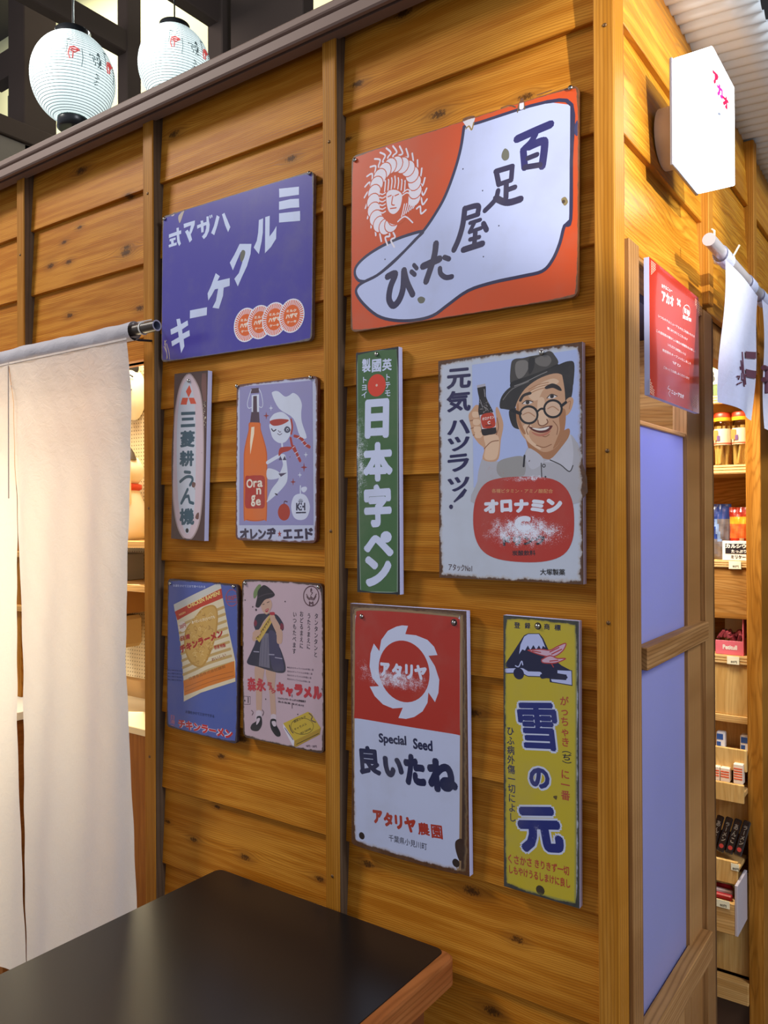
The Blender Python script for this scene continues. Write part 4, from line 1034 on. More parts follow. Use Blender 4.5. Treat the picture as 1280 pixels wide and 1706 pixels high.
  ('enamel_face','S','b9bfdc',[-1180,1868,-1153,2103,-1043,2206,-60,2231,939,2213,1130,2190,1162,2075,1137,173,1087,-2025,1034,-2219,931,-2297,-120,-2308,-1115,-2313,-1235,-2250,-1257,-2127,-1223,-170]),
  ('enamel_face','S','a82a1a',[-1180,1868,-1153,2103,-1043,2206,-60,2231,939,2213,1130,2190,1162,2075,1152,1343,1137,232,1139,127,980,127,23,118,-1051,116,-1228,115,-1217,279,-1198,1114]),
  ('emblem','P','c3c8e2',[55,1985,-9,1827,229,1823,479,1758,619,1644,688,1501,497,1471,632,1293,720,1063,699,823,624,647,484,804,464,616,355,445,172,318,-12,257,-183,252,-83,456,-308,412,-536,460,-728,594,-844,763,-625,794,-783,934,-843,1149,-816,1404,-735,1594,-608,1460,-559,1677,-403,1860,-213,1951,-81,1984]),
  ('emblem','C','a82a1a',-56,1133,571,40),
  ('emblem','T','cdd0e8','ア',[-589,1123,-367,1127],262,0.07),
  ('emblem','T','cdd0e8','タ',[-322,1119,-89,1124],290,0.07),
  ('emblem','T','cdd0e8','リ',[-22,1137,154,1136],281,0.07),
  ('emblem','T','cdd0e8','ヤ',[183,1146,457,1155],272,0.07),
  ('lettering','T','191d45','Special',[-642,-210,-10,-171],229,0.04),
  ('lettering','T','191d45','Seed',[137,-173,560,-156],199,0.04),
  ('lettering','T','191d45','良',[-1125,-678,-609,-631],554,0.05),
  ('lettering','T','191d45','い',[-544,-707,-79,-665],396,0.075),
  ('lettering','T','191d45','た',[-69,-679,398,-635],584,0.075),
  ('lettering','T','191d45','ね',[440,-690,1065,-616],609,0.075),
  ('lettering','T','a3301f','ア',[-798,-1703,-573,-1682],257,0.07),
  ('lettering','T','a3301f','タ',[-550,-1702,-336,-1683],268,0.07),
  ('lettering','T','a3301f','リ',[-291,-1698,-119,-1686],265,0.07),
  ('lettering','T','a3301f','ヤ',[-75,-1702,182,-1672],281,0.07),
  ('lettering','T','a3301f','農',[218,-1715,476,-1684],229,0.03),
  ('lettering','T','a3301f','園',[511,-1700,750,-1678],245,0.03),
  ('lettering','T','3c3c4c','千葉県小見川町',[-436,-2029,415,-2009],128,0.012),
  ('rust_spot','C','2b1d18',1089,-1850,76,12),
  ('rust_spot','C','2b1d18',1122,-1959,64,12),
  ('rust_spot','C','2b1d18',1024,-2157,76,12),
  ('rust_spot','C','2b1d18',-1072,-2135,70,12),
  ('rust_spot','C','2b1d18',-1024,2092,51,12),
  ('rust_spot','C','2b1d18',1041,2111,65,12),
  ('rust_spot','S','3a261c',[1030,-1761,1165,-1716,1161,-2037,1086,-2084,1014,-1896]),
 ],
 'yuki': [
  ('enamel_face','S','9a9448',[-662,2123,-641,2243,-558,2293,12,2304,524,2283,611,2254,636,2138,631,190,620,-2055,594,-2254,498,-2272,-97,-2295,-569,-2300,-651,-2260,-658,-2121,-660,-31]),
  ('enamel_face','S','b8a42a',[-634,2110,-620,2220,-541,2269,12,2280,509,2258,587,2229,608,2121,603,185,589,-2034,563,-2212,482,-2235,-97,-2256,-551,-2255,-624,-2221,-630,-2098,-632,-27]),
  ('mountain_picture','P','1a1b3c',[-636,1495,-491,1703,-293,1999,-213,2042,-14,2059,57,1984,135,1831,238,1669,371,1572,538,1507,173,1331,49,1326,-23,1414,-636,1432]),
  ('mountain_picture','P','b4bbe6',[-287,1981,-213,2030,-21,2047,38,1967,96,1833,51,1859,24,1790,-21,1858,-68,1781,-120,1855,-174,1764,-220,1839,-274,1748,-321,1765,-382,1676,-355,1839]),
  ('mountain_picture','K','1a1b3c',1042,[-622,1372,-322,1411,-221,1367,-3,1386]),
  ('mountain_picture','K','b4bbe6',736,[-622,1372,-322,1411,-221,1367,-3,1386]),
  ('mountain_picture','C','1a1b3c',-390,1348,99,18),
  ('mountain_picture','L','b4bbe6',185,[-450,1474,-389,1466,-335,1564,-315,1504]),
  ('mountain_picture','P','1a1b3c',[253,1491,560,1510,566,1256,172,1271,166,1339,428,1352,441,1407,269,1411]),
  ('mountain_picture','P','b4bbe6',[308,1482,547,1497,553,1272,211,1284,192,1324,459,1338,466,1428,307,1434]),
  ('mountain_picture','S','1a1b3c',[10,1382,173,1412,444,1419,453,1355,173,1340,26,1311]),
  ('mountain_picture','S','c8a4b8',[-220,1760,11,1797,174,1798,318,1878,454,1935,404,1814,270,1711,141,1689,-55,1715]),
  ('mountain_picture','L','a8383a',179,[-220,1760,11,1797,174,1798,318,1878,454,1935,404,1814,270,1711,141,1689,-55,1715,-220,1760]),
  ('mountain_picture','S','c8a4b8',[27,1626,173,1708,302,1676,448,1688,317,1614,205,1585,50,1580]),
  ('mountain_picture','L','a8383a',180,[27,1626,173,1708,302,1676,448,1688,317,1614,205,1585,50,1580,27,1626]),
  ('mountain_picture','L','a8383a',182,[-137,1753,11,1746]),
  ('mountain_picture','L','a8383a',180,[174,1768,334,1858]),
  ('mountain_picture','L','a8383a',179,[206,1735,382,1833]),
  ('mountain_picture','L','a8383a',180,[173,1617,318,1647]),
  ('mountain_picture','L','a8383a',180,[205,1575,237,1528]),
  ('mountain_picture','T','1a1b3c','登',[-473,2163,-360,2162],105,0.03),
  ('mountain_picture','T','1a1b3c','録',[-276,2169,-173,2171],104,0.03),
  ('mountain_picture','T','1a1b3c','商',[71,2182,175,2181],103,0.03),
  ('mountain_picture','T','1a1b3c','標',[255,2181,367,2181],102,0.03),
  ('lettering','T','c0c6de','雪',[-429,456,347,556],860,0.073),
  ('lettering','T','20286e','雪',[-395,462,315,552],793,0.028),
  ('lettering','T','c0c6de','の',[-235,-379,198,-315],413,0.1),
  ('lettering','T','20286e','の',[-202,-372,165,-321],346,0.055),
  ('lettering','T','c0c6de','元',[-440,-1289,406,-1115],820,0.105),
  ('lettering','T','20286e','元',[-406,-1281,374,-1122],753,0.06),
  ('lettering','V','a8402e','がっちゃき',[421,1077,444,247],159,0.02),
  ('lettering','V','221f30','（ぢ）',[463,265,468,-91],166,0.02),
  ('lettering','V','a8402e','に一番',[437,-111,442,-622],161,0.02),
  ('lettering','V','262650','ひふ病外傷一切によし',[-549,438,-511,-1184],146,0.015),
  ('lettering','T','a8402e','くさかさ',[-595,-1819,-156,-1783],154,0.03),
  ('lettering','T','a8402e','きりきず一切',[-103,-1779,502,-1755],150,0.03),
  ('lettering','T','a8402e','しもやけうるしまけに良し',[-575,-1991,520,-1958],152,0.03),
  ('rust_spot','C','26201c',-37,2179,61,12),
  ('rust_spot','C','3a3020',-5,-2200,79,12),
  ('rust_spot','S','5a4a26',[226,-601,296,-574,280,-644]),
 ],
 'notice': [
  ('lettering','T','e8e2e6','ホテルニュー',[-889,825,-245,872],71,0.04),
  ('lettering','T','e8e2e6','アカオ',[-885,652,-157,698],195,0.06),
  ('lettering','T','e8e2e6','×',[49,752,293,763],139,0.05),
  ('lettering','L','e8e2e6',151,[934,757,914,710,860,663,780,622,687,595,595,585,519,594,468,620,451,659,470,705,522,751,600,792,692,819,785,830,864,823,916,797,934,757]),
  ('lettering','T','e8e2e6','百景',[506,690,904,700],102,0.04),
  ('lettering','T','e8e2e6','商店街',[413,546,1026,595],71,0.04),
  ('lettering','T','e8e2e6','いつもホテルニューアカオをご利用いただき',[-1092,262,1251,321],49,0.01),
  ('lettering','T','e8e2e6','誠にありがとうございます',[-564,155,751,173],49,0.01),
  ('lettering','T','e8e2e6','この度昭和の懐かしい縁日の雰囲気をお楽しみ',[-1210,-12,1343,41],49,0.01),
  ('lettering','T','e8e2e6','いただける昭和レトロ',[-538,-136,605,-130],49,0.01),
  ('lettering','T','e8e2e6','商店街をオープンいたしました',[-858,-283,976,-250],49,0.01),
  ('lettering','T','e8e2e6','ぜひ',[-274,-403,284,-404],49,0.01),
  ('lettering','T','e8e2e6','ごゆっくりお楽しみくださいませ',[-802,-577,846,-551],49,0.01),
  ('lettering','T','e8e2e6','ニューアカオ',[-344,-945,468,-945],78,0.05),
  ('lettering','L','e8e2e6',120,[-489,-863,-555,-919,-393,-922,-509,-996,-412,-1044]),
  ('corner_pattern','K','e0b8a0',113,[-1466,1111,-1423,1106,-1467,1079]),
  ('corner_pattern','K','e0b8a0',113,[-1467,1070,-1424,1066,-1468,1039]),
  ('corner_pattern','K','e0b8a0',113,[-1468,1030,-1424,1025,-1468,998]),
  ('corner_pattern','K','e0b8a0',113,[-1469,989,-1425,984,-1469,958]),
  ('corner_pattern','K','e0b8a0',113,[-1469,949,-1426,944,-1470,917]),
  ('corner_pattern','K','e0b8a0',113,[-1470,908,-1427,903,-1471,877]),
  ('corner_pattern','K','e0b8a0',113,[-1401,1110,-1357,1105,-1402,1078]),
  ('corner_pattern','K','e0b8a0',113,[-1402,1069,-1358,1064,-1402,1037]),
  ('corner_pattern','K','e0b8a0',113,[-1403,1028,-1359,1023,-1403,997]),
  ('corner_pattern','K','e0b8a0',113,[-1403,988,-1360,983,-1404,956]),
  ('corner_pattern','K','e0b8a0',113,[-1404,947,-1361,942,-1405,915]),
  ('corner_pattern','K','e0b8a0',114,[-1335,1108,-1291,1104,-1336,1077]),
  ('corner_pattern','K','e0b8a0',114,[-1336,1067,-1292,1063,-1337,1036]),
  ('corner_pattern','K','e0b8a0',114,[-1337,1027,-1293,1022,-1337,995]),
  ('corner_pattern','K','e0b8a0',114,[-1338,986,-1294,981,-1338,954]),
  ('corner_pattern','K','e0b8a0',114,[-1269,1107,-1224,1102,-1269,1075]),
  ('corner_pattern','K','e0b8a0',114,[-1270,1066,-1225,1061,-1270,1034]),
  ('corner_pattern','K','e0b8a0',114,[-1271,1025,-1226,1020,-1271,993]),
  ('corner_pattern','K','e0b8a0',134,[1579,1067,1640,1062,1578,1030]),
  ('corner_pattern','K','e0b8a0',134,[1578,1019,1639,1013,1577,982]),
  ('corner_pattern','K','e0b8a0',134,[1577,971,1637,965,1576,934]),
  ('corner_pattern','K','e0b8a0',134,[1575,923,1636,917,1574,886]),
  ('corner_pattern','K','e0b8a0',134,[1574,875,1635,869,1573,838]),
  ('corner_pattern','K','e0b8a0',134,[1573,827,1634,821,1572,790]),
  ('corner_pattern','K','e0b8a0',133,[1488,1069,1549,1063,1487,1032]),
  ('corner_pattern','K','e0b8a0',133,[1487,1021,1547,1015,1486,984]),
  ('corner_pattern','K','e0b8a0',133,[1486,973,1546,968,1485,936]),
  ('corner_pattern','K','e0b8a0',133,[1485,926,1545,920,1484,888]),
  ('corner_pattern','K','e0b8a0',133,[1484,878,1544,872,1483,841]),
  ('corner_pattern','K','e0b8a0',133,[1398,1071,1458,1065,1398,1034]),
  ('corner_pattern','K','e0b8a0',133,[1397,1023,1457,1017,1396,986]),
  ('corner_pattern','K','e0b8a0',133,[1396,976,1456,970,1395,939]),
  ('corner_pattern','K','e0b8a0',133,[1395,928,1455,922,1394,891]),
  ('corner_pattern','K','e0b8a0',132,[1309,1072,1369,1067,1308,1036]),
  ('corner_pattern','K','e0b8a0',132,[1308,1025,1367,1019,1307,988]),
  ('corner_pattern','K','e0b8a0',132,[1307,978,1366,972,1306,941]),
  ('corner_pattern','K','e0b8a0',112,[-1583,-1088,-1540,-1099,-1583,-1120]),
  ('corner_pattern','K','e0b8a0',112,[-1582,-1048,-1539,-1058,-1583,-1079]),
  ('corner_pattern','K','e0b8a0',112,[-1581,-1008,-1538,-1018,-1582,-1039]),
  ('corner_pattern','K','e0b8a0',112,[-1580,-968,-1538,-978,-1581,-999]),
  ('corner_pattern','K','e0b8a0',112,[-1580,-928,-1537,-938,-1580,-959]),
  ('corner_pattern','K','e0b8a0',112,[-1579,-888,-1536,-897,-1579,-919]),
  ('corner_pattern','K','e0b8a0',112,[-1519,-1098,-1476,-1109,-1519,-1130]),
  ('corner_pattern','K','e0b8a0',112,[-1518,-1058,-1475,-1068,-1518,-1089]),
  ('corner_pattern','K','e0b8a0',112,[-1517,-1018,-1474,-1028,-1518,-1049]),
  ('corner_pattern','K','e0b8a0',112,[-1516,-977,-1473,-987,-1517,-1009]),
  ('corner_pattern','K','e0b8a0',112,[-1515,-937,-1472,-947,-1516,-968]),
  ('corner_pattern','K','e0b8a0',113,[-1454,-1108,-1410,-1119,-1454,-1140]),
  ('corner_pattern','K','e0b8a0',113,[-1453,-1068,-1410,-1078,-1454,-1099]),
  ('corner_pattern','K','e0b8a0',113,[-1452,-1027,-1409,-1038,-1453,-1059]),
  ('corner_pattern','K','e0b8a0',113,[-1451,-987,-1408,-997,-1452,-1018]),
  ('corner_pattern','K','e0b8a0',113,[-1388,-1118,-1345,-1129,-1389,-1150]),
  ('corner_pattern','K','e0b8a0',113,[-1388,-1078,-1344,-1088,-1388,-1109]),
  ('corner_pattern','K','e0b8a0',113,[-1387,-1037,-1343,-1047,-1387,-1069]),
  ('corner_pattern','K','e0b8a0',132,[1366,-1039,1425,-1051,1365,-1076]),
  ('corner_pattern','K','e0b8a0',132,[1367,-991,1426,-1003,1366,-1028]),
  ('corner_pattern','K','e0b8a0',132,[1368,-944,1427,-956,1367,-981]),
  ('corner_pattern','K','e0b8a0',132,[1369,-897,1429,-908,1368,-934]),
  ('corner_pattern','K','e0b8a0',132,[1370,-849,1430,-861,1369,-886]),
  ('corner_pattern','K','e0b8a0',132,[1371,-802,1431,-813,1371,-839]),
  ('corner_pattern','K','e0b8a0',131,[1277,-1027,1336,-1039,1276,-1064]),
  ('corner_pattern','K','e0b8a0',131,[1278,-980,1337,-992,1277,-1017]),
  ('corner_pattern','K','e0b8a0',131,[1279,-933,1338,-945,1278,-970]),
  ('corner_pattern','K','e0b8a0',131,[1280,-886,1339,-898,1279,-923]),
  ('corner_pattern','K','e0b8a0',131,[1282,-839,1341,-850,1281,-876]),
  ('corner_pattern','K','e0b8a0',131,[1189,-1016,1247,-1028,1188,-1053]),
  ('corner_pattern','K','e0b8a0',131,[1190,-969,1249,-981,1189,-1006]),
  ('corner_pattern','K','e0b8a0',131,[1191,-922,1250,-934,1190,-959]),
  ('corner_pattern','K','e0b8a0',131,[1192,-875,1251,-887,1192,-912]),
  ('corner_pattern','K','e0b8a0',130,[1102,-1005,1160,-1017,1101,-1041]),
  ('corner_pattern','K','e0b8a0',130,[1103,-958,1161,-970,1102,-995]),
  ('corner_pattern','K','e0b8a0',130,[1104,-912,1162,-923,1103,-948]),
 ],
 'lightbox': [
  ('lettering','T','b08898','ホテルニュー',[-686,650,125,650],62,0.03),
  ('lettering','T','c8103c','ア',[-835,374,-400,467],215,0.09),
  ('lettering','T','a8207c','カ',[-551,295,-100,388],219,0.09),
  ('lettering','T','c8103c','オ',[-149,278,324,372],224,0.09),
  ('lettering','T','6a7080','×',[-503,-68,-266,-80],113,0.03),
  ('lettering','T','a8b0b8','百景',[-510,-320,-135,-300],73,0.02),
  ('lettering','T','707880','HYAKKEI SHOTENGAI',[-810,-770,241,-816],47,0.02),
 ],
}
# ================================================================== THE SETTING
PITCH = .18; Z0 = 2.2961                                             # courses of lapped boards
KN = [(-1.067,2.404,2),(-1.438,2.412,2.4),(-0.698,2.25,1.6),(-1.241,2.17,1.5),(-1.515,2.239,1.2),(-1.244,2.157,2.2),(-1.489,2.18,1.4),(-1.574,2.185,1.6),(-1.447,2.265,1.1),(-1.193,2.011,1.6),(-1.233,2.296,1.4),(-1.49,2.038,1.5),(-0.518,2.348,1.6),(-0.414,2.451,2),(-0.336,2.236,1.8),(-0.16,2.213,1.5),(-0.915,0.961,1.3),(-0.933,0.843,1),(-1.006,0.754,1.3),(-0.839,0.754,1.5),(-0.628,0.761,1.3),(-1.099,0.775,1),(-0.505,0.82,1.5),(-0.276,0.829,1.8),(-0.185,0.771,1.4),(-0.235,0.63,1.8),(-0.269,1.148,1.6),(-0.847,1.01,1.7),(-0.615,2.178,1.4),(-0.548,2.249,1.2)]
w_front = wood('cedar_boards', 'X', 'ae6917', 'c8862d', '7c430f', knots=KN)
w_right = wood('cedar_boards_side', 'Y', 'b87416', 'd2942c', '8a5210', freq=700, warp=1.3, spec=.4, rough=.45)
w_post = wood('cedar_battens', 'Z', 'a56a1e', 'b87e32', '7a4a16', freq=1100, warp=.25)
w_side = wood('batten_side_shade', 'Z', '5c4a3a', '6c5846', '44362a', freq=900, warp=.3)
w_door = wood('door_timber', 'Z', '94683c', 'ac8050', '6a4826', freq=900, warp=.3)
w_doorh = wood('door_rail_timber', 'Y', '94683c', 'ab7f50', '62401f', freq=900, warp=.3)
w_ply = wood('pale_plywood', 'Z', 'c69a58', 'd6b070', 'a87c40', freq=500, warp=1.6, contrast=.6)
w_plyx = wood('pale_plywood_shelf', 'X', 'b98d50', 'cda468', '8e6230', freq=900, warp=.6, contrast=.9)
w_unit = wood('shelf_unit_timber', 'Z', '96601e', 'ad7730', '6e4210', freq=420, warp=1.8)
w_unith = wood('shelf_unit_boards', 'X', '9c6a30', 'b4854a', '704618', freq=520, warp=1.4)
m_back = M('wall_backing', '4a2e14', .8)
m_screw = M('screw_head', '6a4a28', .45, .5)

# floor, ceiling, far walls of the hall
m = MB(); m.box(-7, 4, -5, 5, -.03, 0, M('floor_tiles', '7a7672', .35, var=.1, vscale=3)); tag(m.build('floor'), 'grey hall floor', kind='structure')
m = MB(); m.box(-9, 5, -5, 5.5, 6.2, 6.3, M('dark_ceiling', '2a2422', .8)); tag(m.build('ceiling'), kind='structure')
m = MB(); m.box(-9, -2.46, 3.0, 3.1, 0, 6.2, M('cream_wall', 'e4dfae', .8, var=.03)); m.box(-2.46, -2.10, 2.6, 2.72, 2.3, 6.2, M('dark_panel', '231a18', .6)); m.box(-2.10, -1.0, 3.0, 3.1, 0, 6.2, M('cream_wall')); m.box(-1.0, 5, 3.0, 3.1, 0, 6.2, M('dark_hall', '2b2a2c', .8)); tag(m.build('wall_far'), kind='structure')

# front wall: backing board with lapped boards and battens nailed on
wf = MB()
wf.box(-1.13, -.004, .024, .044, 0, 2.476, m_back); wf.box(-2.6, -1.13, .024, .044, 1.885, 2.476, m_back)
wall_front = tag(wf.build('wall_front'), 'wall of lapped orange-brown cedar boards', kind='structure')
def board(x0, x1, k, parent, mat, top=None, bottom=None, side=False, th=(.014, .006)):
    """one lapped board: thick lower edge at the face, thin upper edge tucked under the next"""
    zb = Z0 - k*PITCH; zt = zb + PITCH + (.012 if not (side and k == 0) else .023)
    if top: zt = min(zt, top)
    a = 0.0; b = .0115 * (zt - zb) / (PITCH + .012); pr = [(a, zb+.0012), (a+.0012, zb), (a+th[0], zb), (b+th[1], zt), (b, zt)]
    mb = MB(); n = len(pr)
    if side: vs = [(-d, y, z) for y in (x0, x1) for d, z in pr]
    else: vs = [(x, d, z) for x in (x0, x1) for d, z in pr]
    mb.faces(vs, [tuple(range(n)), tuple(range(n, 2*n))[::-1]] + [(i, (i+1) % n, n+(i+1) % n, n+i) for i in range(n)], mat)
    return mb.build('plank', parent)
for k in range(0, 13):
    board(-.555, -.031, k, wall_front, w_front, top=2.476); board(-1.112, -.590, k, wall_front, w_front, top=2.476)
for k in range(0, 3):
    board(-1.664, -1.149, k, wall_front, w_front, top=2.476); board(-2.25, -1.700, k, wall_front, w_front, top=2.476)
one('lintel', wall_front, wood('lintel_timber', 'X', 'a8691f', 'c28233', '7c4612'), (-2.6, -1.149, .004, .06, 1.885, 1.936))
one('plank', wall_front, w_front, (-1.664, -1.149, .006, .02, 1.90, 1.937)); one('plank', wall_front, w_front, (-2.25, -1.70, .006, .02, 1.90, 1.937))
def batten(x0, x1, z0, z1, screws):
    b = MB(); b.box(x0, x1, -.0205, .022, z0, z1, w_post, .002); b.box(x1-.0002, x1+.0012, -.0175, .022, z0, z1, w_side); o = b.build('batten', wall_front)  # thin dark strip paints the shade of the batten's right face
    for z in screws:
        s = MB(); s.lathe([(0, -.0015), (.0025, -.0015), (.0035, -.0002), (.0035, 0)], m_screw, 10, ((x0+x1)/2, -.0205, z), 'Y'); s.build('screw', o)
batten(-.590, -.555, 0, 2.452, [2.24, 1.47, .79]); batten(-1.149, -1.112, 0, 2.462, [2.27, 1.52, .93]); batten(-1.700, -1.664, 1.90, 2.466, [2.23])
cp = MB(); cp.box(-.0315, .003, -.0205, .024, 0, 2.50, w_post, .002); cpo = cp.build('corner_post', wall_front)
for z in (2.27, 1.60, 1.33, .70):
    s = MB(); s.lathe([(0, -.0015), (.0025, -.0015), (.0035, -.0002), (.0035, 0)], m_screw, 10, (-.012, -.0205, z), 'Y'); s.build('screw', cpo)

# side wall, facing the aisle
wr = MB(); wr.box(-.044, -.024, .03, 2.9, 1.936, 2.476, m_back); wr.box(-.044, -.016, 1.30, 2.9, 0, 1.94, m_back)
wr.box(-.05, -.02, .608, 1.30, 1.86, 1.94, w_unith); wall_right = tag(wr.build('wall_right'), 'side wall of lapped boards above the door', kind='structure')
for k in range(0, 3):
    board(.004, .519, k, wall_right, w_right, top=2.4995, side=True); board(.556, .985, k, wall_right, w_right, top=2.4995, side=True); board(1.022, 2.9, k, wall_right, w_right, top=2.4995, side=True)
for k in range(3, 13): board(1.30, 2.9, k, wall_right, w_right, side=True)
def side_batten(y0, y1, z0, z1):
    b = MB(); b.box(-.02, .014, y0, y1, z0, z1, w_post, .002); b.build('batten', wall_right)
side_batten(.519, .556, 1.942, 2.465); side_batten(.985, 1.022, 1.862, 2.465)

# roof flashing along the top of the front wall: pressed metal in three steps
m_fl = M('brown_roof_metal', '80695e', .6, .0, spec=.25, var=.05, vscale=5); m_fl2 = M('brown_roof_metal_lip', '5a4a48', .6, .0, spec=.2)
def flash(x0, x1, dy, name, parent):
    pr = [(-.012, 2.441), (-.040, 2.4385), (-.040, 2.450), (-.046, 2.450), (-.050, 2.4365), (-.058, 2.4365), (-.061, 2.440), (-.061, 2.459), (-.057, 2.4625), (-.055, 2.4635), (-.061, 2.466), (-.063, 2.469), (-.063, 2.480), (-.059, 2.485), (.10, 2.51), (.10, 2.46), (-.012, 2.46)]
    mb = MB(); n = len(pr); vs = [(x, y-dy if y < 0 else y, z) for x in (x0, x1) for y, z in pr]
    mb.faces(vs, [(i, (i+1) % n, n+(i+1) % n, n+i) for i in range(n)], m_fl)
    for o in (0, n): mb.faces([vs[o+i] for i in range(n)], tessellate_polygon([[Vector((y, z, 0)) for y, z in pr]]), m_fl2)
    return mb.build(name, parent)
trim_1 = tag(flash(-1.905, .004, 0, 'trim_1', None), 'brown metal flashing along the roof edge', kind='structure')
flash(-2.7, -1.885, .004, 'flashing_joint', trim_1)
m = MB(); m.box(-2.7, -.06, .09, 1.3, 2.47, 2.505, M('roof_deck', '4a4442', .8)); tag(m.build('trim_2'), 'flat roof deck of the stall', kind='structure')

# corrugated sheet over the aisle side
def corrugated():
    mb = MB(); mat = M('corrugated_sheet', 'e0e8ec', .28, .0, var=.04, spec=.7); P = .0376; ny = 10; N = int(2.75/P)
    vs = []; xs = [-.022, .03, .08, .138]
    for i in range(N*ny+1):
        y = .02 + i*P/ny; h = .004 - .0105*abs(math.sin(PI*i/ny))
        for x in xs: vs.append((x, y, 2.474 - max(0, x)*.06 + h))
    n = len(xs); fs = [(i*n+j, i*n+j+1, (i+1)*n+j+1, (i+1)*n+j) for i in range(N*ny) for j in range(n-1)]
    mb.faces(vs, fs, mat, True); o = mb.build('corrugated_awning'); s = o.modifiers.new('thick', 'SOLIDIFY'); s.thickness = .0015; s.offset = 1
    return tag(o, 'pale corrugated sheet roof running along the top of the side wall', 'awning')
corrugated()

# sliding door with frosted panes in the side wall
door = tag(empty('door_1', (0, 0, 0)), kind='structure')
one('jamb', door, w_door, (-.05, .0095, .026, .075, 0, 1.944)); one('jamb_return', door, wood('dark_door_timber', 'Z', '5e4024', '6e4c2c', '44290f'), (-.05, .002, .075, .099, 0, 1.93))
one('jamb', door, w_door, (-.05, .005, .511, .575, 0, 1.93)); one('jamb_return', door, wood('dark_door_timber'), (-.05, .000, .575, .608, 0, 1.93))
one('header', door, w_doorh, (-.05, .0015, .099, .511, 1.915, 1.9345))
one('stile', door, w_door, (-.035, -.006, .420, .511, 0, 1.915))
m_frost = None
def frosted():
    m, t, p = newmat('frosted_acrylic'); tc = t.add('ShaderNodeTexCoord').outputs['Object']
    n = t.noise(tc, 3.0, 2); c = t.mix(n, lin('b4b4e4'), lin('c6c6ee')); t.set(p, 'Base Color', c); t.set(p, 'Roughness', .22); t.set(p, 'Specular IOR Level', .45)
    p.inputs['Transmission Weight'].default_value = .0
    tr = t.add('ShaderNodeBsdfTranslucent'); t.set(tr, 0, lin('b4b4f0')); mx = t.add('ShaderNodeMixShader'); t.set(mx, 0, .45)
    t.l.new(p.outputs[0], mx.inputs[1]); t.l.new(tr.outputs[0], mx.inputs[2]); t.l.new(mx.outputs[0], t.n['Material Output'].inputs[0]); return m
m_frost = frosted()
one('pane', door, m_frost, (-.020, -.015, .099, .421, 1.24, 1.655), bev=.0005); one('pane', door, m_frost, (-.020, -.015, .099, .421, .60, 1.24), bev=.0005)
one('glazing_strip', door, M('pale_orange_strip', 'e0a060', .4), (-.024, -.010, .099, .421, 1.655, 1.663))
one('rail', door, w_doorh, (-.012, .012, .099, .505, 1.238, 1.276)); one('rail', door, w_doorh, (-.012, .016, .099, .505, .578, .634))
for i in range(7): one('bottom_board', door, w_door, (-.024, -.006, .099+i*.046, .1435+i*.046, 0, .58), bev=.002)

# inside of the cabinet behind the frosted door
m_in = M('cabinet_white', 'c6c6da', .7); m = MB(); m.box(-.28, -.26, .06, .60, 0, 1.93, m_in); m.box(-.26, -.02, .045, .06, 0, 1.93, m_in); m.box(-.26, -.05, .60, .612, 0, 1.93, w_unith); m.box(-.26, -.05, .06, .6, 1.90, 1.93, M('dark_inside', '2a1c28', .8))
tag(m.build('display_cabinet'), 'white lined cabinet behind the frosted panes of the side door', 'cabinet')

# inside of the stall behind the curtain
m_peg = None
def pegboard_mat():
    m, t, p = newmat('pegboard'); pos = t.add('ShaderNodeNewGeometry').outputs['Position']; s = t.add('ShaderNodeSeparateXYZ'); t.set(s, 0, pos)
    fx = t.m('SUBTRACT', t.m('FRACT', t.m('MULTIPLY', s.outputs[0], 1/.0125)), .5); fz = t.m('SUBTRACT', t.m('FRACT', t.m('MULTIPLY', s.outputs[2], 1/.0125)), .5)
    d = t.m('SQRT', t.m('ADD', t.m('MULTIPLY', fx, fx), t.m('MULTIPLY', fz, fz))); h = t.m('LESS_THAN', d, .17)
    t.set(p, 'Base Color', t.mix(h, lin('e3cfa4'), lin('6e5530'))); t.set(p, 'Roughness', .6); return m
m = MB(); m.box(-3.2, -.285, .50, .52, 0, 2.47, M('stall_lining', 'c79a5c', .7)); m.box(-1.13, -1.11, .044, .50, 0, 2.47, M('stall_lining')); m.box(-3.2, -3.18, .05, .5, 0, 2.47, M('stall_lining'))
tag(m.build('wall_back'), kind='structure')

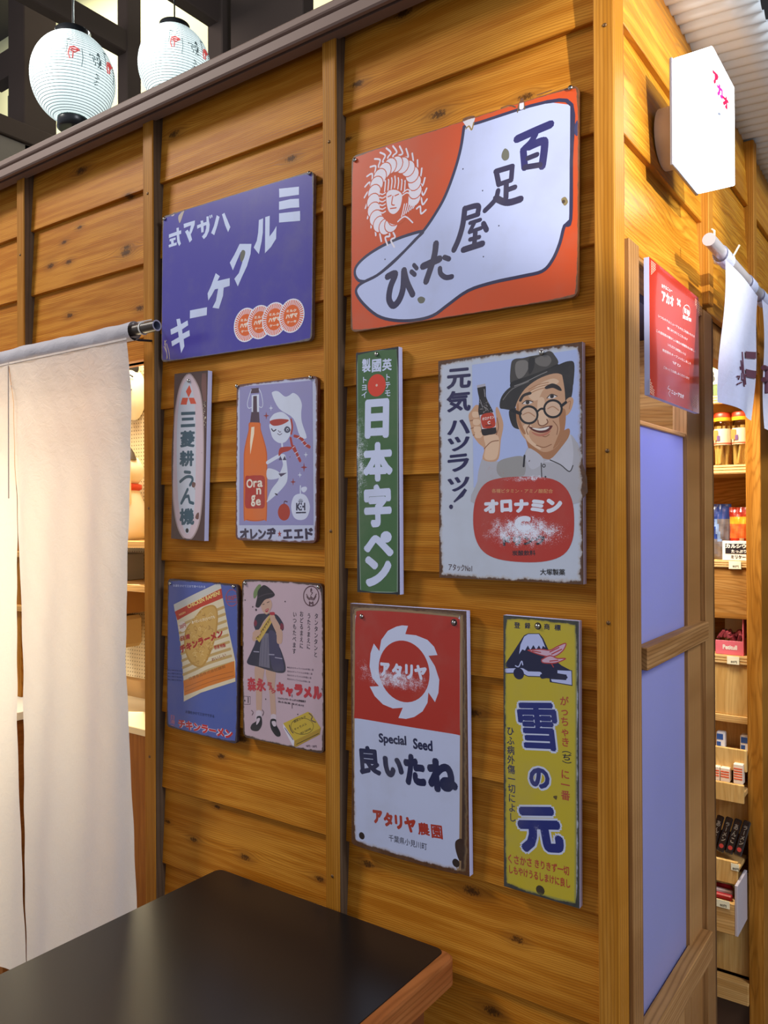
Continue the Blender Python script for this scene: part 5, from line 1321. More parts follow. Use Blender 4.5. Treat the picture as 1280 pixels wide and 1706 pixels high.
# ================================================================== SIGNS
CORE_SIGNS = {
'blue':(0.4682,0.3440,-0.8597,2.0329,-0.0189,-0.009),'tabi':(0.4654,0.3439,-0.2942,2.0278,-0.0119,-0.009),'mitsu':(0.1133,0.3829,-0.9945,1.6381,-0.0370,-0.014),
'ade':(0.2311,0.3387,-0.7322,1.6158,-0.0160,-0.009),'green':(0.1001,0.4631,-0.4624,1.5838,0.0010,-0.014),'oro':(0.2713,0.3902,-0.1902,1.5830,-0.0002,-0.014),
'ramen':(0.2333,0.3483,-0.9626,1.1785,-0.0173,-0.009),'caramel':(0.2278,0.3417,-0.7165,1.1927,0.0036,-0.009),'atari':(0.2596,0.4658,-0.3983,1.0972,0.0073,-0.014),'yuki':(0.1351,0.4626,-0.1314,1.0972,-0.0038,-0.014)}
def wear_group(key, W, H, edge, rusts, chip, speck):
    g = bpy.data.node_groups.new('wear_'+key, 'ShaderNodeTree'); g.interface.new_socket('Color', in_out='INPUT', socket_type='NodeSocketColor'); g.interface.new_socket('Color', in_out='OUTPUT', socket_type='NodeSocketColor')
    t = NT(g); gi = t.add('NodeGroupInput'); go = t.add('NodeGroupOutput'); tc = t.add('ShaderNodeTexCoord').outputs['Object']; s = t.add('ShaderNodeSeparateXYZ'); t.set(s, 0, tc)
    dx = t.m('SUBTRACT', W/2, t.m('ABSOLUTE', s.outputs[0])); dz = t.m('SUBTRACT', H/2, t.m('ABSOLUTE', s.outputs[2])); d = t.m('MINIMUM', dx, dz)
    # rounder distance so corners rust first
    d = t.m('SUBTRACT', d, t.m('MULTIPLY', t.m('EXPONENT', t.m('MULTIPLY', t.m('ADD', dx, dz), -38.0)), .006))
    col = gi.outputs[0]
    for (sx, sz, rx, rz, thr, hexc) in speck:
        q = t.v('MULTIPLY', t.v('SUBTRACT', tc, (sx, 0, sz)), (1/rx, 0, 1/rz)); r2 = t.v('DOT_PRODUCT', q, q)
        n1 = t.noise(tc, 900, 2, .7); n0 = t.noise(tc, 70, 3, .6)
        f = t.m('ADD', t.m('MULTIPLY', t.m('SUBTRACT', 1.0, r2), .24), t.m('ADD', t.m('MULTIPLY', n1, .8), t.m('MULTIPLY', n0, .45)))
        f = t.smooth(f, thr, thr+.05); f = t.m('MULTIPLY', f, t.m('LESS_THAN', r2, 1.25)); col = t.mix(f, col, lin(hexc))
    e0, amp = edge
    n = t.noise(tc, 55, 5, .65); dd = t.m('ADD', d, t.m('MULTIPLY', t.m('SUBTRACT', n, .5), -amp)); rust = t.m('SUBTRACT', 1.0, t.smooth(dd, e0*.6, e0*1.5))
    rc = t.mix(t.noise(tc, 130, 4, .6), lin(rusts[0]), lin(rusts[1])); halo = t.m('SUBTRACT', 1.0, t.smooth(dd, e0, e0*2.6)); col = t.mix(t.m('MULTIPLY', halo, .42), col, lin(rusts[2])); col = t.mix(rust, col, rc)
    c = t.noise(tc, 38, 4, .6); f = t.smooth(c, chip, chip+.012); col = t.mix(f, col, rc)
    gr = t.noise(tc, 9, 4, .6); col = t.mix(t.m('MULTIPLY', t.smooth(gr, .45, .75), .14), col, lin('8c8478'))
    t.set(go, 0, col); return g
def sign_mats(key, wg, rough):
    cache = {}
    def f(c):
        if c not in cache:
            m, t, p = newmat('%s_print_%s' % (key, c)); g = t.add('ShaderNodeGroup'); g.node_tree = wg; g.inputs[0].default_value = lin(c)
            t.l.new(g.outputs[0], p.inputs['Base Color']); p.inputs['Roughness'].default_value = rough; p.inputs['Specular IOR Level'].default_value = .5; cache[c] = m
        return cache[c]
    return f
def rrect(W, H, r, n=5):
    if r <= 0: return [(-W/2, -H/2), (W/2, -H/2), (W/2, H/2), (-W/2, H/2)]
    o = []
    for cx, cz, a0 in ((W/2-r, -H/2+r, -PI/2), (W/2-r, H/2-r, 0), (-W/2+r, H/2-r, PI/2), (-W/2+r, -H/2+r, PI)):
        for i in range(n+1): a = a0 + PI/2*i/n; o.append((cx+r*math.cos(a), cz+r*math.sin(a)))
    return o
m_chrome = M('bright_screw', 'b8b4ae', .22, 1.0)
def screw(root, x, z, r=.0042, y=-.002, mat=None):
    s = MB(); s.lathe([(0, -.0028), (r*.5, -.0025), (r*.9, -.0012), (r, 0), (r, .0012)], mat or m_chrome, 14, (x, y, z), 'Y'); s.box(x-r*.6, x+r*.6, y-.0029, y-.0024, z-.0004, z+.0004, M('screw_slot', '2a2420', .6)); return s.build('screw', root)
def make_sign(key, name, label, cat, base, thick, corner, side, edge, rusts, chip, speck, screws, rough, group):
    W, H, cx, cz, ang, Y = CORE_SIGNS[key]
    root = tag(empty(name, (cx, Y, cz), (0, -ang, 0)), label, cat, group)
    wg = wear_group(key, W, H, edge, rusts, chip, speck); mf = sign_mats(key, wg, rough)
    mb = MB(); pts = rrect(W, H, corner); sm = mf(side) if thick < .01 else M('foam_board_edge', 'c2c6ee', .6)
    mb.prism(pts, 0, thick, mf(base), sm); mb.build('panel', root)
    print_art(root, ART[key], mf)
    for x, z in screws: screw(root, x, z)
    return root
R1 = ('2b1c16', '6e4422', 'a88a62'); R2 = ('3a2a24', '5c4030', '9a8a86')
ES = 'thin enamel signs with rounded corners'; FB = 'printed boards with thick white edges'
make_sign('blue', 'enamel_sign', 'purple-blue enamel sign with large white katakana and four orange coins', 'sign', '4a4199', .0085, .012, '3a3580', (.0012, .006), ('3b3346', '8a7c72', '6a62a0'), .80, [], [(-.2261,.1649),(.2235,.1681)], .22, ES)
make_sign('tabi', 'enamel_sign', 'large orange enamel sign with a white split-toed sock and brush lettering', 'sign', 'cc4c18', .0085, .012, 'a83c22', (.0009, .005), ('4a3020', '8a5a36', 'b06040'), .80, [], [(-.224,.1626),(.2187,.1696)], .30, ES)
make_sign('mitsu', 'sign_board', 'narrow dark brown board with a tall pale oval and three red diamonds', 'sign', '4c312d', .0125, 0, 'c2c6ee', (.0015, .006), ('3a2622', '5c3c30', '5a3c34'), .74, [], [(-.0058,.172)], .42, FB)
make_sign('ade', 'enamel_sign', 'lavender enamel sign showing an orange bottle and a girl in a red cap', 'sign', 'bcbfda', .0085, .012, '5a3a3c', (.0024, .013), ('4a2c2c', '7a4c40', 'a08a92'), .735, [], [(-.1139,.1662),(.0972,.1667)], .40, ES)
make_sign('green', 'sign_board', 'tall narrow green board with white vertical lettering and a red dot', 'sign', '15151f', .0125, 0, 'c2c6ee', (.0006, .002), ('15151a', '2a2a2a', '2a3a2a'), .80, [(-.0432,.0292,.0265,.1213,.86,'d6dae6'),(-.0013,.0734,.0351,.0375,.98,'a8b8ac')], [(-.0002,.2233)], .34, FB)
make_sign('oro', 'sign_board', 'rusty poster board of a man in hat and glasses holding a bottle', 'sign', 'bcc2d2', .0125, 0, 'c2c6ee', (.0034, .019), R1, .735, [(.0293,-.1107,.0858,.0306,0.79,'e2e6f6'),(.0354,-.0217,.0541,.0076,.86,'e2e6f6'),(-.0272,-.0094,.0459,.0313,.97,'c05a40')], [(.0654,.1857)], .36, FB)
make_sign('ramen', 'enamel_sign', 'blue enamel sign with a large striped noodle packet', 'sign', '4d5a9e', .0085, .010, '2a2c48', (.0020, .009), ('2a2430', '4a3a40', '5a5a88'), .77, [], [(-.1069,.1632),(.1033,.1694)], .42, ES)
make_sign('caramel', 'enamel_sign', 'pale pink enamel sign with a girl in a dark dress and a yellow box', 'sign', 'bfa4ae', .0085, .012, '4a3438', (.0022, .011), R2, .745, [], [(-.1038,.1628),(.1038,.1635)], .42, ES)
make_sign('atari', 'sign_board', 'red and white board with a white toothed ring and bold navy letters', 'sign', '3f2b22', .0125, 0, 'c2c6ee', (.0040, .012), R1, .75, [(-.0263,.0958,.098,.0232,.82,'d6d6e8'),(-.0998,.107,.0237,.035,.92,'d6d0dc')], [(-.1012,.2096),(.1041,.2111)], .34, FB)
make_sign('yuki', 'sign_board', 'tall narrow yellow board with a snowy mountain and outlined navy characters', 'sign', 'b8bedc', .0125, 0, 'c2c6ee', (.0030, .010), ('20222a', '4a4a40', '7c7838'), .76, [(.0004,-.1282,.0449,.0334,.99,'b8b8d0'),(-.0496,-.0406,.0136,.0341,.96,'a8a890')], [(-.0037,.2179)], .38, FB)

# red notice hung on the header of the side door
nroot = tag(empty('notice_board', (.020, .2506, 1.8137), (0, 0, PI/2)), 'red printed notice with small white lines hung over the frosted side door', 'notice')
def notice_mat():
    m, t, p = newmat('notice_red'); tc = t.add('ShaderNodeTexCoord').outputs['Object']; n = t.noise(tc, 7, 2); t.set(p, 'Base Color', t.mix(n, lin('b8301c'), lin('c43c26'))); t.set(p, 'Roughness', .12); p.inputs['Coat Weight'].default_value = .5; return m
mb = MB(); mb.prism(rrect(.3135, .2294, 0), 0, .009, notice_mat(), M('foam_board_edge', 'c2c6ee', .6)); mb.build('panel', nroot)
print_art(nroot, ART['notice'], lambda c: M('notice_ink_'+c, c, .4, var=.02))

# ================================================================== LAMP SIGN on the side wall
lb = tag(empty('lamp_sign', (.0, .2255, 2.185)), 'glowing white box lamp sign with red lettering on the side wall', 'lamp')
m_glow = M('lit_acrylic', 'ffffff', .3, emit=5.5, ecol='f4faff')
m = MB(); m.box(.046, .1105, -.0805, .0805, -.090, .090, m_glow, .002); m.build('light_box', lb)
one('back_plate', lb, M('lamp_back_plate', '8d8f9c', .35, .3), (.0405, .046, -.082, .082, -.0915, .0915), bev=.001)
m = MB(); m.lathe([(.0, .0405), (.046, .0405), (.052, .030), (.054, .016), (.054, .0)], M('lamp_mount', 'c9b8a8', .4), 28, (0, .02, .0), 'X'); m.build('mount', lb)
lt = empty('lettering', (0, 0, 0)); 
bpy.data.objects.remove(lt)
rt = empty('print_frame', (.1107, 0, 0), (0, 0, PI/2))
print_art(rt, ART['lightbox'], lambda c: M('lamp_ink_'+c, c, .5, var=.02, emit=.9, ecol=c))
for o in list(rt.children):
    o.data.transform(Matrix.Translation((.1107, 0, 0)) @ Matrix.Rotation(PI/2, 4, 'Z')); o.parent = lb
bpy.data.objects.remove(rt)

# ================================================================== CURTAIN over the stall opening
def linen(name, c1, c2, tr, scale=1.0):
    m, t, p = newmat(name); tc = t.add('ShaderNodeTexCoord').outputs['Object']; s = t.add('ShaderNodeSeparateXYZ'); t.set(s, 0, tc); X, Y, Z = s.outputs
    wv = t.noise(t.v('MULTIPLY', tc, (900, 1, 90)), 1.0, 2, .6); wh = t.noise(t.v('MULTIPLY', tc, (70, 1, 1100)), 1.0, 2, .6); weave = t.m('ADD', wv, wh)
    big = t.noise(t.v('MULTIPLY', tc, (5, 1, 1.3)), 1.0, 3, .5); col = t.mix(big, lin(c1), lin(c2))
    sc = t.add('ShaderNodeVectorMath', operation='SCALE'); t.set(sc, 0, col); t.set(sc, 3, t.m('MULTIPLY_ADD', weave, .10, .90)); col = sc.outputs[0]
    cr = t.noise(t.v('MULTIPLY', tc, (26, 26, 34)), 1.0, 4, .62, 1.2); h = t.m('ADD', t.m('MULTIPLY', cr, 1.0), t.m('MULTIPLY', weave, .05)); nb = t.bump(h, .40, .006)
    t.set(p, 'Base Color', col); t.set(p, 'Roughness', .85); t.set(p, 'Specular IOR Level', .15); t.set(p, 'Normal', nb)
    tl = t.add('ShaderNodeBsdfTranslucent'); t.l.new(col, tl.inputs[0]); t.l.new(nb, tl.inputs['Normal']); mx = t.add('ShaderNodeMixShader'); t.set(mx, 0, tr)
    t.l.new(p.outputs[0], mx.inputs[1]); t.l.new(tl.outputs[0], mx.inputs[2]); t.l.new(mx.outputs[0], t.n['Material Output'].inputs[0]); return m
m_linen = linen('cream_linen', 'e6e2e0', 'dcd8da', .46)
def interp(tab, z):
    tab = sorted(tab)
    if z <= tab[0][0]: return tab[0][1]
    for (a, p), (b, q) in zip(tab, tab[1:]):
        if z <= b: u = (z-a)/(b-a); return p+(q-p)*u
    return tab[-1][1]
RR = [(1.95,-1.104),(1.917,-1.106),(1.723,-1.110),(1.308,-1.112),(1.183,-1.114),(.998,-1.100),(.75,-1.088),(.626,-1.084),(.28,-1.080)]
RL = [(1.95,-1.600),(1.886,-1.600),(1.46,-1.600),(1.286,-1.583),(1.142,-1.560),(.928,-1.549),(.714,-1.545),(.38,-1.548),(.28,-1.549)]
LR = [(1.95,-1.602),(1.46,-1.604),(1.279,-1.615),(.956,-1.605),(.674,-1.562),(.38,-1.552),(.28,-1.552)]
ZH = .285; RY = -.080; RZ = 1.929
def fold(x, z):
    k = min(1.0, max(0.0, (1.90 - z)/.35)); 
    return (.008*math.sin(x*19+z*1.1) + .005*math.sin(x*41-z*2.0+1) + .004*math.sin(z*5+x*7)) * k + .0012*math.sin(z*37+x*23)*math.sin(x*61+z*11)
def curtain_panel(left, right, parent):
    mb = MB(); nx, nz = 46, 120; vs = []
    for j in range(nz+1):
        z = 1.909 - (1.909-ZH)*j/nz
        for i in range(nx+1):
            xl, xr = left(z), right(z); x = xl+(xr-xl)*i/nx; vs.append((x, RY-.016+.012*min(1, j/8) - .004 + fold(x, z), z))
    fs = [(j*(nx+1)+i, j*(nx+1)+i+1, (j+1)*(nx+1)+i+1, (j+1)*(nx+1)+i) for j in range(nz) for i in range(nx)]
    mb.faces(vs, fs, m_linen, True); return mb.build('cloth_panel', parent)
cur = tag(empty('linen_curtain', (0, 0, 0)), 'long cream linen split curtain hanging from the dark rod', 'curtain')
pr_ = curtain_panel(lambda z: interp(RL, z), lambda z: interp(RR, z), cur); pl_ = curtain_panel(lambda z: -2.05, lambda z: interp(LR, z), cur)
mb = MB(); n = 20; vs = []; nx = 80
for i in range(nx+1):
    x = -2.05 + (.946)*i/nx
    for k in range(n):
        a = 2*PI*k/n; r = .0200 + .0008*math.sin(x*37+a*2)+.0012*math.sin(x*13+a+1) + .0005*math.sin(x*70-a*2); sq = 1.18 if math.sin(a) < 0 else 1.0
        vs.append((x, RY - r*math.cos(a), RZ + r*math.sin(a)*sq))
mb.faces(vs, [(i*n+k, i*n+(k+1) % n, (i+1)*n+(k+1) % n, (i+1)*n+k) for i in range(nx) for k in range(n)], linen('linen_sleeve', 'cfc9cc', 'c2bdc4', .15), True); mb.build('rod_sleeve', cur)
for zz in (1.905,):
    mb = MB(); mb.tube([(-2.05 + .944*i/30, RY-.0205+.0006*math.sin(i), 1.9035) for i in range(31)], .0011, M('linen_thread', 'a89c94', .9), 6); mb.build('seam', cur)
mb = MB(); mb.tube([(-1.601, RY-.0215, 1.90-.35*i/10) for i in range(11)], .0016, M('linen_thread'), 6); mb.build('seam', cur)
rod = tag(empty('curtain_rod'), 'dark tube rod carrying the long linen curtain', 'rod')
mb = MB(); md = M('dark_tube', '3c3026', .35, .2); mb.tube([(-2.6, RY, RZ), (-1.024, RY, RZ)], .0125, md, 20, cap=False); mb.tube([(-1.024, RY, RZ), (-1.10, RY, RZ)], .0095, M('tube_inside', '6a6e88', .5), 20, cap=False)
vs = [(-1.024, RY+r*math.cos(2*PI*k/20), RZ+r*math.sin(2*PI*k/20)) for r in (.0095, .0125) for k in range(20)]; mb.faces(vs, [(k, (k+1) % 20, 20+(k+1) % 20, 20+k) for k in range(20)], M('tube_rim', '9a94a0', .4, .3)); mb.build('tube', rod)
mb = MB(); mb.tube([(-1.072, RY+.0136*math.cos(a), RZ+.0136*math.sin(a)) for a in [2*PI*i/20 for i in range(21)]], .0016, M('clear_tie', 'd8d2c8', .3), 8, cap=False); mb.build('tie_ring', rod)
mb = MB(); mb.tube([(-1.118, -.0205, RZ-.012), (-1.118, RY+.02, RZ-.017), (-1.118, RY, RZ-.0165), (-1.118, RY-.016, RZ-.008)], .0028, M('black_hook', '1d1a1a', .4, .4), 8); mb.build('hook', rod)
mb = MB(); mb.tube([(-1.118, -.0205, 1.967), (-1.118, RY+.012, RZ+.021), (-1.11, RY, RZ+.016)], .0016, M('clear_tie'), 8); mb.build('wire_tie', rod)
st = tag(one('sticker_tag', None, M('tag_white', 'e8dcd4', .5), (-1.142, -1.128, -.0222, -.0207, 1.943, 1.962), bev=.0003), 'tiny white tag with red and black marks on the batten above the rod', 'tag')
mb = MB(); 
for q in ((-1.138, 1.957), (-1.133, 1.952), (-1.137, 1.947)): disc(mb, q[0], q[1], .0018, 8, -.0224, M('tag_red', 'b03020', .5))
disc(mb, -1.132, 1.958, .0012, 8, -.0224, M('tag_black', '201a1a', .5)); mb.build('print', st, normals=False)

# ================================================================== TABLE
tb = tag(empty('table', (-.595, -.34, 0)), 'black topped table with reddish wooden rim in front of the board wall', 'table')
m_blk = None
def blackmat():
    m, t, p = newmat('black_laminate'); tc = t.add('ShaderNodeTexCoord').outputs['Object']; n = t.noise(tc, 700, 1, .5); f = t.smooth(n, .82, .86)
    t.set(p, 'Base Color', t.mix(f, lin('131112'), lin('6a6560'))); t.set(p, 'Roughness', .28); t.set(p, 'Specular IOR Level', .45); return m
m_rim = wood('table_rim_timber', 'Y', '8c5028', '9e6236', '6c3c1a', freq=500, warp=.4)
def loop(x0, x1, y0, y1, r, n=6):
    o = []
    for cx, cy, a0 in ((x1-r, y0+r, -PI/2), (x1-r, y1-r, 0), (x0+r, y1-r, PI/2), (x0+r, y0+r, PI)):
        for i in range(n+1): a = a0+PI/2*i/n; o.append((cx+r*math.cos(a), cy+r*math.sin(a)))
    return o
def slab(name, L, z0, z1, mat, ch=.003):
    mb = MB(); n = len(L); cx = sum(a for a, b in L)/n; cy = sum(b for a, b in L)/n
    ins = [(a+(cx-a)*ch/abs(cx-a if abs(cx-a) > .01 else .3), b+(cy-b)*ch/abs(cy-b if abs(cy-b) > .01 else .3)) for a, b in L]
    vs = [(a, b, z0) for a, b in L]+[(a, b, z1-ch) for a, b in L]+[(a, b, z1) for a, b in ins]
    mb.faces(vs, [tuple(range(n))[::-1], tuple(range(2*n, 3*n))]+[(i, (i+1) % n, n+(i+1) % n, n+i) for i in range(n)]+[(n+i, n+(i+1) % n, 2*n+(i+1) % n, 2*n+i) for i in range(n)], mat); return mb.build(name, tb)
slab('rim', loop(-.296, .308, -.37, .316, .022), -.0 + .681, .7265, m_rim); slab('table_top', loop(-.293, .284, -.366, .3145, .016), .690, .728, blackmat(), .0008)
for sx in (-1, 1):
    for sy in (-1, 1): one('leg', tb, M('table_leg_timber', '6a3a1c', .5), (sx*.245-.022, sx*.245+.022, sy*.25-.022, sy*.25+.022, 0, .681))
one('apron', tb, M('table_leg_timber'), (-.25, .25, .245, .262, .61, .681)); one('apron', tb, M('table_leg_timber'), (.238, .255, -.24, .24, .61, .681)); one('apron', tb, M('table_leg_timber'), (-.255, -.238, -.24, .24, .61, .681)); one('apron', tb, M('table_leg_timber'), (-.25, .25, -.262, -.245, .61, .681))

# ================================================================== LANTERN HALL above the roof
m_dk = M('dark_stained_timber', '463b36', .8, spec=.15, var=.1, vscale=4)
tp = tag(empty('trim_3'), 'dark timber posts and beams of the lantern hall', kind='structure')
for b in ((-4.61, -4.42, 1.6, 1.83, 2.3, 6.2), (-3.46, -3.37, 1.6, 1.70, 2.3, 6.2), (-2.71, -2.60, 1.6, 1.70, 2.3, 6.2)): one('post', tp, m_dk, b, bev=.006)
one('post', tp, m_dk, (-2.56, -2.07, 1.62, 1.70, 2.3, 6.2), bev=.004)
for x in (-3.46, -2.71): one('beam', tp, m_dk, (x+.005, x+.085, -.4, 1.62, 4.13, 4.26) if x < -3 else (x+.005, x+.085, -.2, 1.62, 4.03, 4.15), bev=.006)
one('beam', tp, m_dk, (-4.9, -4.61, 1.62, 1.72, 4.42, 4.60), bev=.006)
one('sill', tp, m_dk, (-4.56, -4.40, -1.2, 1.95, 3.90, 4.02), bev=.006)
one('sill', tp, M('grey_band', '6e6660', .5), (-4.50, -4.42, -1.2, 1.95, 3.72, 3.895), bev=.004)
one('panel_board', tp, M('olive_panel', '7e7c66', .7), (-4.9, -4.61, 1.76, 1.80, 3.9, 4.42), bev=.002)
def lantern(cx, cy, cz, R, label):
    o = tag(empty('paper_lantern', (cx, cy, cz)), label, 'lantern', 'white paper lanterns above the roof')
    m, t, p = newmat('lantern_paper_%d' % int(cx*-100)); tc = t.add('ShaderNodeTexCoord').outputs['Object']; s = t.add('ShaderNodeSeparateXYZ'); t.set(s, 0, tc)
    n = t.noise(tc, 14, 3); t.set(p, 'Base Color', t.mix(n, lin('e6f0ee'), lin('f2f6f2'))); t.set(p, 'Roughness', .7); t.set(p, 'Emission Color', lin('dcf0ee')); t.set(p, 'Emission Strength', .80)
    mb = MB(); prof = []; N = 36
    for i in range(N*4+1):
        a = -1.15+2.30*i/(N*4); rib = .0022*(1-abs(((i/4) % 1)-.5)*2); prof.append((R*math.cos(a)*(1.0)+rib, R*1.12*math.sin(a)))
    mb.lathe(prof, m, 48); mb.build('shade', o)
    mb = MB(); mw = M('lantern_wire', '6f8488', .7)
    for i in range(1, N): 
        a = -1.15+2.30*i/N; r = R*math.cos(a)+.0008; z = R*1.12*math.sin(a); mb.lathe([(r-.001, z-.0013), (r+.0012, z), (r-.001, z+.0013)], mw, 40)
    q = mb.build('wire_rings', o); q['kind'] = 'stuff'
    mk = M('lantern_cap', '1c1d20', .3); rt_ = R*math.cos(1.15); zt = R*1.12*math.sin(1.15)
    mb = MB(); mb.lathe([(rt_*1.02, zt-.003), (rt_*1.05, zt+.022), (rt_*.92, zt+.024), (0.0, zt+.02)], mk, 32); mb.build('top_cap', o)
    mb = MB(); mb.lathe([(rt_*.92, -zt+.002), (rt_*.95, -zt-.034), (rt_*.8, -zt-.036), (0, -zt-.03)], mk, 32); mb.build('bottom_cap', o)
    mb = MB(); mb.tube([(0, 0, zt+.02), (0, 0, 6.2-cz)], .0035, mk, 8); mb.build('cord', o)
    mb = MB(); mb.tube([(0, 0, -zt-.03), (0, 0, -zt-.11)], .005, mk, 8); mb.build('bottom_cord', o)
    mb = MB()
    def surf(az, el): r = R+.0035; return (r*math.cos(el)*math.cos(az), r*math.cos(el)*math.sin(az), r*1.12*math.sin(el))
    base = math.atan2(-1.25-cy, .434-cx)
    def st_(pts, w, mat): mb.tube([surf(base+a, e) for a, e in pts], w, mat, 6)
    red = M('lantern_red', 'd8504c', .6, emit=.35, ecol='d8504c'); ink = M('lantern_ink', '6a7a7c', .6, emit=.15, ecol='6a7a7c')
    for off in (.02, 1.0):
        for pts in ([(-.10, .22), (.0, .26), (.13, .20), (.02, .13), (-.08, .16)], [(-.10, .20), (-.13, .08), (-.09, -.02)], [(-.02, .12), (-.03, .0)], [(-.06, .20), (.02, .19), (.09, .20)]): st_([(a+off, e) for a, e in pts], .0022, red)
        st_([(off-.18, .42), (off-.12, .44), (off-.06, .41)], .0014, ink); st_([(off-.16, .38), (off-.15, .26), (off-.17, .12)], .0012, ink); st_([(off+.18, .26), (off+.20, .05), (off+.17, -.14)], .0012, ink)
    rr = random.Random(3)
    for i in range(14):
        a0 = .55+rr.uniform(-.16, .16); e0 = .10+rr.uniform(-.12, .14); st_([(a0, e0), (a0+rr.uniform(-.05, .05), e0+rr.uniform(-.07, .07)), (a0+rr.uniform(-.08, .08), e0+rr.uniform(-.09, .09))], .0015, ink)
    for i in range(7):
        a0 = .60+rr.uniform(-.05, .05); e0 = -.18-i*.045; st_([(a0-.04, e0), (a0+.04, e0+rr.uniform(-.02, .03))], .0013, ink)
    mb.build('painted_marks', o)
    l = bpy.data.lights.new('lantern_bulb', 'POINT'); l.energy = 4; l.color = (.9, 1, .97); l.shadow_soft_size = .04; lo = bpy.data.objects.new('lantern_bulb', l); COL.objects.link(lo); lo.location = (cx+.0, cy-R-.12, cz+.1)
    return o
lantern(-2.243, .516, 3.135, .149, 'white ribbed paper lantern at far left, whole above the roof edge'); lantern(-2.32, 1.06, 3.455, .152, 'white ribbed paper lantern to the right, its base hidden behind the roof')

# ================================================================== STALL GOODS seen beside and through the curtain
peg = tag(one('pegboard', None, pegboard_mat(), (-2.0, -1.14, .49, .498, .95, 2.02)), 'pale perforated pegboard on the back wall of the stall', 'pegboard')
mk = tag(empty('festival_mask', (-1.845, .462, 1.915)), 'white festival mask with arched brows and red lips on the pegboard', 'mask')
mb = MB(); mb.lathe([(.0, -.030), (.028, -.027), (.050, -.014), (.060, .012), (.060, .022)], M('mask_white', 'efe6c8', .4), 28, (0, 0, 0), 'Y', 1, 1.45); mb.build('face', mk)
mb = MB(); mb.tube([(.012, -.028, .050), (.028, -.026, .064), (.044, -.018, .052)], .003, M('mask_black', '22201c', .5), 8); mb.tube([(-.012, -.028, .050), (-.028, -.026, .064), (-.044, -.018, .052)], .003, M('mask_black'), 8); mb.build('eyebrows', mk)
mb = MB(); mb.tube([(.018, -.032, .008), (.032, -.030, .013), (.044, -.024, .008)], .0028, M('mask_black'), 8); mb.tube([(-.018, -.032, .008), (-.032, -.030, .013), (-.044, -.024, .008)], .0028, M('mask_black'), 8); mb.build('eyes', mk)
mb = MB(); mb.lathe([(0, -.040), (.010, -.037), (.014, -.028)], M('mask_red', 'c8382a', .4), 14, (0, 0, -.045), 'Y', 1.2, .7); mb.build('lips', mk)
mb = MB(); mb.lathe([(0, -.002), (.032, 0), (.036, .006)], M('mask_black'), 20, (0, .004, .088), 'Y', 1.1, .8); mb.build('hair', mk)
sh = tag(one('wall_shelf', None, w_plyx, (-2.0, -1.14, .30, .485, 1.405, 1.425)), 'plywood shelf under the mask in the stall', 'shelf')
cat = tag(empty('cat_figurine', (-1.80, .40, 1.425)), 'white seated cat figurine with red collar on the stall shelf', 'figurine')
mw = M('cat_white', 'f0ead4', .35)
mb = MB(); mb.lathe([(.0, 0), (.072, .0), (.085, .03), (.080, .09), (.058, .15), (.045, .18)], mw, 28); mb.build('body', cat)
mb = MB(); mb.lathe([(.0, .168), (.045, .178), (.068, .205), (.070, .235), (.050, .268), (.0, .285)], mw, 28); mb.build('head', cat)
for s in (-1, 1):
    mb = MB(); mb.lathe([(.020, 0), (.012, .022), (.0, .040)], M('cat_ear', '4a4038', .5), 12, (s*.043, 0, .262)); mb.build('ear', cat)
mb = MB(); mb.lathe([(.052, .160), (.062, .166), (.062, .180), (.050, .184)], M('cat_red', 'cf4226', .5), 28); mb.build('collar', cat)
mb = MB(); mb.tube([(.055, -.03, .12), (.075, -.045, .19), (.078, -.045, .25)], [.020, .018, .016], mw, 12); mb.build('raised_paw', cat)
mb = MB(); mb.tube([(-.075, -.035, .075), (0, -.083, .065), (.075, -.035, .078)], .0035, M('cat_red'), 8); mb.tube([(.02, -.07, .205), (.04, -.06, .212)], .003, M('mask_black'), 6); mb.build('painted_lines', cat)
def goods(name, label, cat_, boxes, mat, group=None, bev=.003):
    o = MB()
    for b in boxes: o.box(*b, mat, bev)
    return tag(o.build(name), label, cat_, group)
goods('grey_box', 'grey box with a white label under the shelf beside the curtain', 'box', [(-1.90, -1.765, .36, .46, 1.292, 1.380)], M('grey_card', '8e8a80', .6))
lb2 = bpy.data.objects['grey_box']; one('paper_label', lb2, M('label_white', 'e8e4d8', .5), (-1.835, -1.782, .357, .3595, 1.318, 1.366), bev=.0002)
sh2 = tag(one('wall_shelf', None, w_plyx, (-2.0, -1.14, .30, .485, 1.272, 1.292)), 'plywood shelf carrying the grey box in the stall', 'shelf')
goods('wooden_crate', 'brown wooden crate below the lower stall shelf', 'crate', [(-1.93, -1.76, .34, .46, 1.185, 1.262)], M('crate_brown', '9a6a2c', .6))
goods('paper_bag', 'crumpled tan paper bag under the crate in the stall', 'bag', [(-1.92, -1.755, .33, .45, 1.075, 1.178)], M('bag_tan', 'b89a64', .7, bump=.6), bev=.012)
ct = tag(empty('sales_counter'), 'low wooden counter with pale ledge behind the curtain', 'counter')
one('counter_top', ct, M('counter_pale', 'd9c49a', .5), (-2.05, -1.14, .22, .47, .872, .892)); one('body', ct, wood('counter_timber', 'Z', '8c5420', 'a06628', '663a12'), (-2.03, -1.15, .24, .46, 0, .872))
cb = tag(empty('side_cabinet'), 'tall stall cabinet seen through the slit of the curtain', 'cabinet')
one('cabinet_top', cb, M('counter_white', 'ddd8cc', .5), (-2.9, -2.07, .14, .46, .835, .862)); one('body', cb, wood('cabinet_timber', 'X', '8a5426', '9c6430', '603614'), (-2.88, -2.09, .15, .45, 0, .835))
